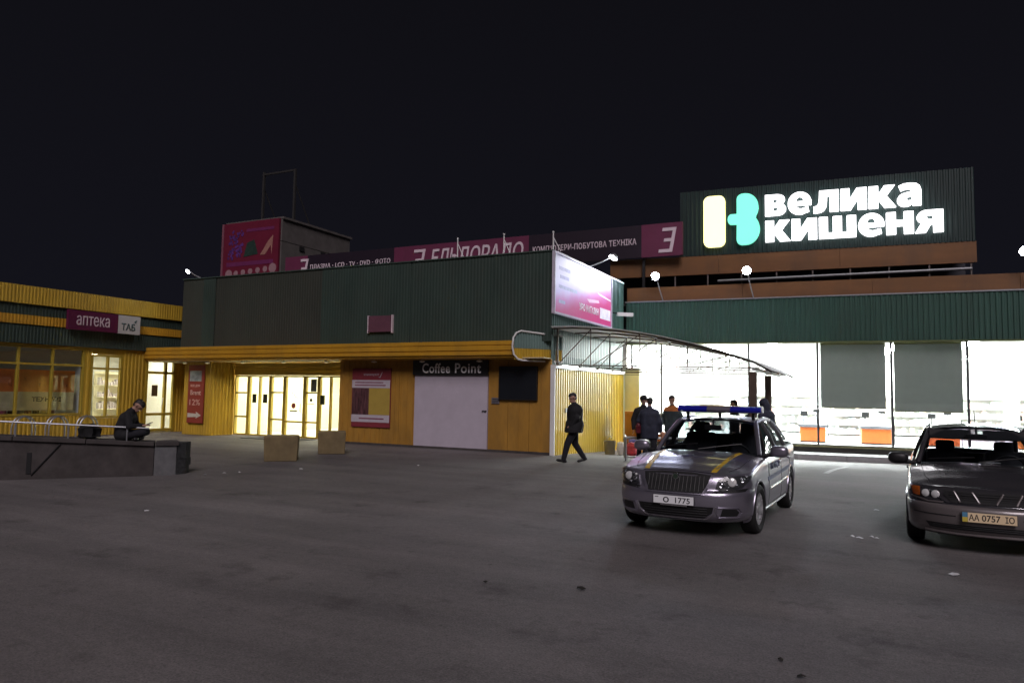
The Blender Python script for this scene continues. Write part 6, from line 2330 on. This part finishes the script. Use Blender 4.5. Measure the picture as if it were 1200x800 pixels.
for k in range(15):
    y = -0.35 + 0.05 * k
    zt_ = 0.778
    zb_ = 0.575 if abs(y) < 0.34 else 0.62
    a, b = pcar.surf(y, zb_, 0.026), pcar.surf(y, zt_ - 0.01, 0.026)
    MB().cyl(a, b, 0.006, n=6).build('slat', BLACK, gr, world=False)
pcar.seam('chrome_trim', [(-0.455, 0.794), (-0.2, 0.809), (0.2, 0.809), (0.455, 0.794)], 'x', CHROME, 0.009, 0.014)
bd = pcar.surf(0, 0.752, 0.026)
bdg = MB().lathe((bd.x, 0, 0.752), [(0.042, -0.01), (0.042, 0.012), (0.036, 0.018)], 'X', 20).build('badge', CHROME, pc_root, world=False, smooth=40)
MB().lathe((bd.x + 0.012, 0, 0.752), [(0.032, 0), (0.032, 0.009)], 'X', 20).build('badge_field', mat('badge_dark', (0.03, 0.05, 0.035), 0.3), bdg, world=False)
hq = [(0.485, 0.615), (0.62, 0.590), (0.77, 0.640), (0.828, 0.715), (0.838, 0.775), (0.74, 0.780), (0.60, 0.765), (0.515, 0.735)]
for sg in (1, -1):
    headlamp(pcar, hq, [(0.665, 0.705, 0.056, BULB), (0.555, 0.675, 0.042, REFL), (0.60, 0.745, 0.026, REFL), (0.765, 0.735, 0.036, REFL), (0.625, 0.635, 0.026, REFL), (0.72, 0.665, 0.02, REFL), (0.80, 0.77, 0.016, REFL), (0.55, 0.73, 0.018, BULB)], sg)
    pcar.wrap('lamp_shelf', (lambda q: q if sg > 0 else mir(q))([(0.46, 0.568), (0.80, 0.59), (0.83, 0.63), (0.47, 0.60)]), 'x', BLACK, off=0.003, res=0.04)
    pcar.wrap('fog_recess', (lambda q: q if sg > 0 else mir(q))([(0.545, 0.295), (0.72, 0.30), (0.745, 0.345), (0.72, 0.385), (0.575, 0.385)]), 'x', BLACK, off=0.004, res=0.03)
    pcar.seam('fog_trim', [(0.525 * sg, 0.40), (0.74 * sg, 0.402), (0.77 * sg, 0.345), (0.74 * sg, 0.285), (0.525 * sg, 0.275), (0.505 * sg, 0.34), (0.525 * sg, 0.40)], 'x', PAINT1, 0.010, 0.004)
intk = pcar.wrap('lower_intake', [(-0.36, 0.262), (0.36, 0.262), (0.455, 0.33), (0.475, 0.405), (-0.475, 0.405), (-0.455, 0.33)], 'x', BLACK, off=0.004, res=0.04)
for k in range(4):
    z = 0.285 + 0.031 * k
    pcar.seam('slat', [(-0.40, z), (0.40, z)], 'x', DARK, 0.005, 0.006, parent=intk)
pcar.seam('intake_trim', [(-0.50, 0.41), (-0.475, 0.32), (-0.38, 0.248), (0.0, 0.243), (0.38, 0.248), (0.475, 0.32), (0.50, 0.41)], 'x', CHROME, 0.007, 0.004)
pcar.seam('lip_edge', [(-0.70, 0.222), (-0.3, 0.205), (0.3, 0.205), (0.70, 0.222)], 'x', CHROME, 0.006, 0.003)
pl = pcar.surf(0, 0.47, 0.03)
plo = MB().box(pl.x - 0.02, pl.x, -0.26, 0.26, 0.412, 0.524).build('licence_plate', mat('plate_frame', (0.06, 0.06, 0.065), 0.5), pc_root, world=False, bevel=0.003)
MB().box(pl.x + 0.0005, pl.x + 0.004, -0.254, 0.254, 0.418, 0.519).build('plate_face', PLATEW, plo, world=False)
for body_, y, w in (('о', -0.13, 0.075), ('1775', 0.025, 0.185)):
    text('lettering', body_, PLATET, plo, (pl.x + 0.0042, y, 0.432), (0, 1, 0), (0, 0, 1), w, 0.068, 0.0015, local=True, bold=0.012)
MB().box(pl.x + 0.0042, pl.x + 0.006, -0.235, -0.19, 0.492, 0.499).build('plate_mark', PLATET, plo, world=False)
MB().box(pl.x - 0.02, pl.x - 0.002, -0.17, 0.17, 0.395, 0.411).build('plate_lip', CHROME, pc_root, world=False)
YST = mat('stripe_yellow', (0.55, 0.36, 0.03), 0.4, var=0.08)
for sg in (1, -1):
    pcar.wrap('bonnet_stripe', [(0.66, 0.40 * sg), (0.64, 0.47 * sg), (-0.45, 0.56 * sg), (-0.45, 0.51 * sg)], 'z', YST, off=0.0022, res=0.05, thick=0.003, tree=None)
    pcar.seam('bonnet_seam', [(0.55, 0.60 * sg), (0.3, 0.68 * sg), (-0.1, 0.715 * sg), (-0.55, 0.735 * sg)], 'z', None, 0.004, 0.000)
    # flank: door seams, stripe, moulding, handles
    T = pcar.side_tree
    for x in (-0.62, -1.60, -2.48):
        pcar.seam('door_seam', [(x, 0.30), (x - 0.015, 0.6), (x + 0.0, 0.93)], 'y', None, 0.004, 0.0, sgn=sg, tree=T)
    pcar.seam('sill_seam', [(-0.62, 0.30), (-2.15, 0.30)], 'y', None, 0.004, 0.0, sgn=sg, tree=T)
    pcar.wrap('flank_stripe', [(-0.55, 0.62), (-2.9, 0.66), (-2.9, 0.72), (-0.55, 0.68)], 'y', mat('stripe_blue', (0.03, 0.04, 0.16), 0.4), off=0.003, res=0.08, thick=0.003, tree=T, sgn=sg)
    pcar.seam('side_moulding', [(-0.66, 0.515), (-1.58, 0.53)], 'y', CHROME, 0.012, 0.002, sgn=sg, tree=T)
    pcar.seam('side_moulding', [(-1.63, 0.53), (-2.2, 0.54)], 'y', CHROME, 0.012, 0.002, sgn=sg, tree=T)
    pcar.seam('sill_trim', [(-0.42, 0.255), (-2.15, 0.255)], 'y', CHROME, 0.016, 0.0, sgn=sg, tree=T)
    for x in (-1.42, -2.30):
        h = T.ray_cast(Vector((x, 3 * sg, 0.83)), Vector((0, -sg, 0)))
        MB().obox((x, h[0].y + 0.022 * sg, 0.83), (0.19, 0.026, 0.03)).build('door_handle', PAINT1, pc_root, world=False, bevel=0.008)
    for k, ch in enumerate('АМ'):
        pass
T = pcar.side_tree
h = T.ray_cast(Vector((-1.1, 3, 0.77)), Vector((0, -1, 0)))
text('lettering', 'МІЛІЦІЯ', mat('door_letter', (0.03, 0.04, 0.16), 0.4), pc_root, (-0.75, h[0].y + 0.004, 0.745), (-1, 0, 0), (0, 0, 1), 0.70, 0.10, 0.004, local=True, bold=0.03)
# screen pillar shade, wipers, bonnet gap
for sg in (1,):
    for (a, b) in (((-0.05, 0.02), (0.50, 0.16)), ((-0.62, 0.02), (-0.08, 0.15))):
        p0 = pcar.ws_tree.ray_cast(Vector((3, a[0], 0.99 + a[1])), Vector((-1, 0, 0)))[0]
        p1 = pcar.ws_tree.ray_cast(Vector((3, b[0], 0.93 + b[1])), Vector((-1, 0, 0)))[0]
        if p0 and p1:
            MB().tube([p0 + Vector((0.02, 0, 0.005)), p0.lerp(p1, 0.5) + Vector((0.035, 0, 0.01)), p1 + Vector((0.02, 0, 0.005))], 0.009, 6).build('wiper', BLACK, pc_root, world=False)
# roof light bar
lb_x, lb_z = -1.52, 1.555
LBB = translucent('bar_blue', (0.025, 0.03, 0.50), 0.45, 0.2)
lb = MB().box(lb_x - 0.12, lb_x + 0.12, -0.58, 0.58, lb_z - 0.045, lb_z - 0.03).build('light_bar', BLACK, pc_root, world=False, bevel=0.004)


def bar_piece(y0, y1, mm, nm, endcap=0):
    sec = [(0.115, -0.028), (0.128, 0.0), (0.105, 0.045), (0.05, 0.058), (-0.05, 0.058), (-0.105, 0.045), (-0.128, 0.0), (-0.115, -0.028)]
    rows = []
    ys_ = [y0 + (y1 - y0) * k / 6 for k in range(7)]
    for y in ys_:
        k = 1.0
        rows.append([(lb_x + a * k, y, lb_z + b) for a, b in sec] + [(lb_x + sec[0][0], y, lb_z + sec[0][1])])
    m = MB().grid(rows)
    m.f += [tuple(range(8)), tuple(range(6 * 9 + 7, 6 * 9 - 1, -1))]
    m.build(nm, mm, lb, world=False)


bar_piece(-0.63, -0.18, LBB, 'blue_lens')
bar_piece(0.18, 0.63, LBB, 'blue_lens')
bar_piece(-0.175, 0.175, mat('bar_grey', (0.12, 0.11, 0.14), 0.35), 'speaker_box')
MB().box(lb_x - 0.05, lb_x + 0.05, -0.30, 0.30, lb_z + 0.0585, lb_z + 0.066).build('amber_strip', mat('bar_amber', (0.55, 0.40, 0.12), 0.3), lb, world=False)
for sg in (1, -1):
    MB().lathe((lb_x, 0.631 * sg, lb_z + 0.012), [(0.055, -0.012), (0.058, 0.0), (0.05, 0.012)], 'Y', 16).build('end_cap', mat('bar_white', (0.7, 0.7, 0.75), 0.3), lb, world=False)
    MB().cyl((lb_x, 0.50 * sg, 1.41), (lb_x, 0.50 * sg, lb_z - 0.04), 0.025).build('bar_foot', BLACK, lb, world=False)
MB().cyl((lb_x, 0, 1.45), (lb_x, 0, lb_z - 0.04), 0.022).build('bar_foot', BLACK, lb, world=False)

# ---------- dark sedan
ds_root = thing('parked_sedan', 'dark grey parked sedan cut off by the right edge of the picture', 'car', (1.265, 10.63, 0), radians(-93.6))
PAINT2 = paint_mat('paint_graphite', (0.075, 0.072, 0.080), 0.26, 0.5, 0.08)
BUMP2 = paint_mat('paint_graphite_lit', (0.17, 0.15, 0.15), 0.36, 0.3, 0.10)  # lighter copy of the body paint: frontal light put into the bumper colour
S2 = dict(
    levels=[(0.17, 0.19, 0.62, 0.15, -3.20), (0.205, 0.21, 0.76, 0.06, -3.28), (0.26, 0.27, 0.825, 0.02, -3.33), (0.32, 0.34, 0.845, 0.01, -3.35), (0.40, 0.43, 0.86, 0.003, -3.36),
            (0.49, 0.52, 0.862, 0.0, -3.36), (0.535, 0.57, 0.84, 0.004, -3.35), (0.555, 0.62, 0.80, 0.008, -3.34), (0.62, 0.69, 0.752, 0.010, -3.33), (0.68, 0.78, 0.745, 0.016, -3.32),
            (0.715, 0.85, 0.70, 0.030, -3.30), (0.735, 0.89, 0.65, 0.055, -3.28)],
    W=0.84, xs0=0.20, xs1=-2.70, nose_n=2.5, zb0=-0.35, zb1=0.55, xm=-1.25, xspan=1.9, barrel=0.03,
    belt=[(-3.4, 0.07), (-2.5, 0.055), (-1.5, 0.03), (-0.5, 0.0), (0.3, -0.03)], bumper_level=6, bumper_z=0.55, bumper_x=0.30, bumper_mat=BUMP2,
    wheels=[(0, 0.285), (-2.52, 0.285)], archR=0.335, cowl=-0.50, deck=-2.95, crown_n=2.6, crease=0.9,
    hoodc=[(-0.7, 0.965), (-0.4, 0.945), (0.0, 0.90), (0.35, 0.83), (0.55, 0.752), (0.65, 0.738)],
    ws_side=(-0.66, 0.70, 0.90), ws_mid=(-0.36, 0, 0.95), rf_side=(-1.28, 0.555, 1.345), rf_mid=(-1.14, 0, 1.40),
    rr_side=(-2.40, 0.54, 1.33), rr_mid=(-2.50, 0, 1.385), bl_side=(-2.92, 0.60, 1.0), bl_mid=(-3.02, 0, 1.03),
    roof_bulge=0.035, glass=car_glass('car_glass', (0, 0, 0)), seat_dz=-0.16, visors=True, rear_glass=car_glass('rear_glass_pink', (0.62, 0.50, 0.60)), side_windows=[(-0.80, -1.50), (-1.56, -2.30), (-2.34, -2.75)], pillars=[-1.53, -2.32], mirror_mat=BLACK,
    mirror=(-0.66, 0.075), tyre_r=0.285, track_out=0.825, rim_mat=mat('rim_dull', (0.20, 0.20, 0.21), 0.4, 0.7, var=0.1), spokes=8, dash_z=-0.04)
dcar = Car(S2, ds_root, PAINT2)
gr2 = dcar.wrap('grille', [(-0.36, 0.575), (0.36, 0.575), (0.44, 0.66), (0.43, 0.705), (-0.43, 0.705), (-0.44, 0.66)], 'x', BLACKM, off=0.006, res=0.04)
for y0, y1 in ((-0.15, -0.08), (0.15, 0.08), (-0.33, -0.27), (0.33, 0.27)):
    dcar.seam('grille_bar', [(y0, 0.70), (y1, 0.58)] if y0 < 0 else [(y0, 0.70), (y1, 0.58)], 'x', BUMP2, 0.012, 0.008, parent=gr2)
for z in (0.61, 0.635, 0.66, 0.685):
    dcar.seam('slat', [(-0.38, z), (0.38, z)], 'x', BLACKM, 0.004, 0.009, parent=gr2)
dcar.seam('grille_trim', [(-0.50, 0.62), (-0.40, 0.562), (0.40, 0.562), (0.50, 0.62)], 'x', CHROME, 0.008, 0.006)
hq2 = [(0.455, 0.585), (0.60, 0.580), (0.74, 0.612), (0.785, 0.660), (0.752, 0.715), (0.66, 0.722), (0.50, 0.705)]
am2 = [(0.675, 0.610), (0.74, 0.620), (0.752, 0.660), (0.765, 0.708), (0.675, 0.712)]
for sg in (1, -1):
    headlamp(dcar, hq2, [(0.615, 0.650, 0.046, BULB), (0.515, 0.648, 0.048, BULB), (0.565, 0.69, 0.016, REFL)], sg, amber=am2)
    dcar.seam('lamp_trim', [(0.44 * sg, 0.568), (0.60 * sg, 0.565), (0.76 * sg, 0.60)], 'x', BUMP2, 0.012, 0.006)
    dcar.seam('bonnet_seam', [(0.5, 0.55 * sg), (0.2, 0.62 * sg), (-0.55, 0.68 * sg)], 'z', None, 0.004, 0.0)
    T = dcar.side_tree
    for x in (-0.58, -1.54, -2.36):
        dcar.seam('door_seam', [(x, 0.29), (x - 0.015, 0.6), (x, 0.88)], 'y', None, 0.004, 0.0, sgn=sg, tree=T)
    dcar.seam('side_moulding', [(-0.40, 0.50), (-2.15, 0.52)], 'y', BLACK, 0.018, 0.0, sgn=sg, tree=T)
    for x in (-1.36, -2.18):
        h = T.ray_cast(Vector((x, 3 * sg, 0.79)), Vector((0, -sg, 0)))
        MB().obox((x, h[0].y + 0.018 * sg, 0.79), (0.18, 0.024, 0.03)).build('door_handle', BLACK, ds_root, world=False, bevel=0.008)
ik = dcar.wrap('lower_intake', [(-0.58, 0.275), (0.58, 0.275), (0.62, 0.335), (-0.62, 0.335)], 'x', BLACK, off=0.004, res=0.04)
for k in range(2):
    dcar.seam('slat', [(-0.55, 0.295 + 0.02 * k), (0.55, 0.295 + 0.02 * k)], 'x', DARK, 0.004, 0.006, parent=ik)
dcar.seam('lip_edge', [(-0.62, 0.235), (-0.3, 0.225), (0.3, 0.225), (0.62, 0.235)], 'x', BUMP2, 0.018, 0.004)
dcar.seam('bumper_groove', [(-0.74, 0.43), (-0.32, 0.43)], 'x', BLACKM, 0.006, 0.0)
dcar.seam('bumper_groove', [(0.32, 0.43), (0.74, 0.43)], 'x', BLACKM, 0.006, 0.0)
pl = dcar.surf(0, 0.44, 0.03)
plo = MB().box(pl.x - 0.02, pl.x, -0.265, 0.265, 0.38, 0.498).build('licence_plate', mat('plate_frame', (0, 0, 0)), ds_root, world=False, bevel=0.003)
MB().box(pl.x + 0.0005, pl.x + 0.004, -0.205, 0.258, 0.386, 0.492).build('plate_face', PLATEY, plo, world=False)
MB().box(pl.x + 0.0005, pl.x + 0.004, -0.258, -0.207, 0.440, 0.492).build('flag_blue', mat('flag_blue', (0.10, 0.28, 0.45), 0.5), plo, world=False)
MB().box(pl.x + 0.0005, pl.x + 0.004, -0.258, -0.207, 0.386, 0.439).build('flag_yellow', mat('flag_yellow', (0.65, 0.52, 0.08), 0.5), plo, world=False)
for body_, y, w in (('АА', -0.195, 0.10), ('0757', -0.07, 0.175), ('ІО', 0.15, 0.085)):
    text('lettering', body_, PLATET, plo, (pl.x + 0.0042, y, 0.405), (0, 1, 0), (0, 0, 1), w, 0.07, 0.0015, local=True, bold=0.012)
for (a, b) in (((-0.02, 0.01), (0.50, 0.13)), ((-0.58, 0.01), (-0.06, 0.12))):
    p0 = dcar.ws_tree.ray_cast(Vector((3, a[0], 0.955 + a[1])), Vector((-1, 0, 0)))[0]
    p1 = dcar.ws_tree.ray_cast(Vector((3, b[0], 0.90 + b[1])), Vector((-1, 0, 0)))[0]
    if p0 and p1:
        MB().tube([p0 + Vector((0.02, 0, 0.005)), p0.lerp(p1, 0.5) + Vector((0.035, 0, 0.01)), p1 + Vector((0.02, 0, 0.005))], 0.009, 6).build('wiper', BLACK, ds_root, world=False)
ppr = MB().obox((-0.52, 0.12, 0.965), (0.10, 0.20, 0.004), 0.2)
ppr.build('dash_paper', mat('paper_white', (0.7, 0.7, 0.7), 0.6), ds_root, world=False)
MB().tube([(-1.25, 0.0, 1.41), (-1.5, 0.0, 1.62)], 0.006, 6).build('aerial', BLACK, ds_root, world=False)
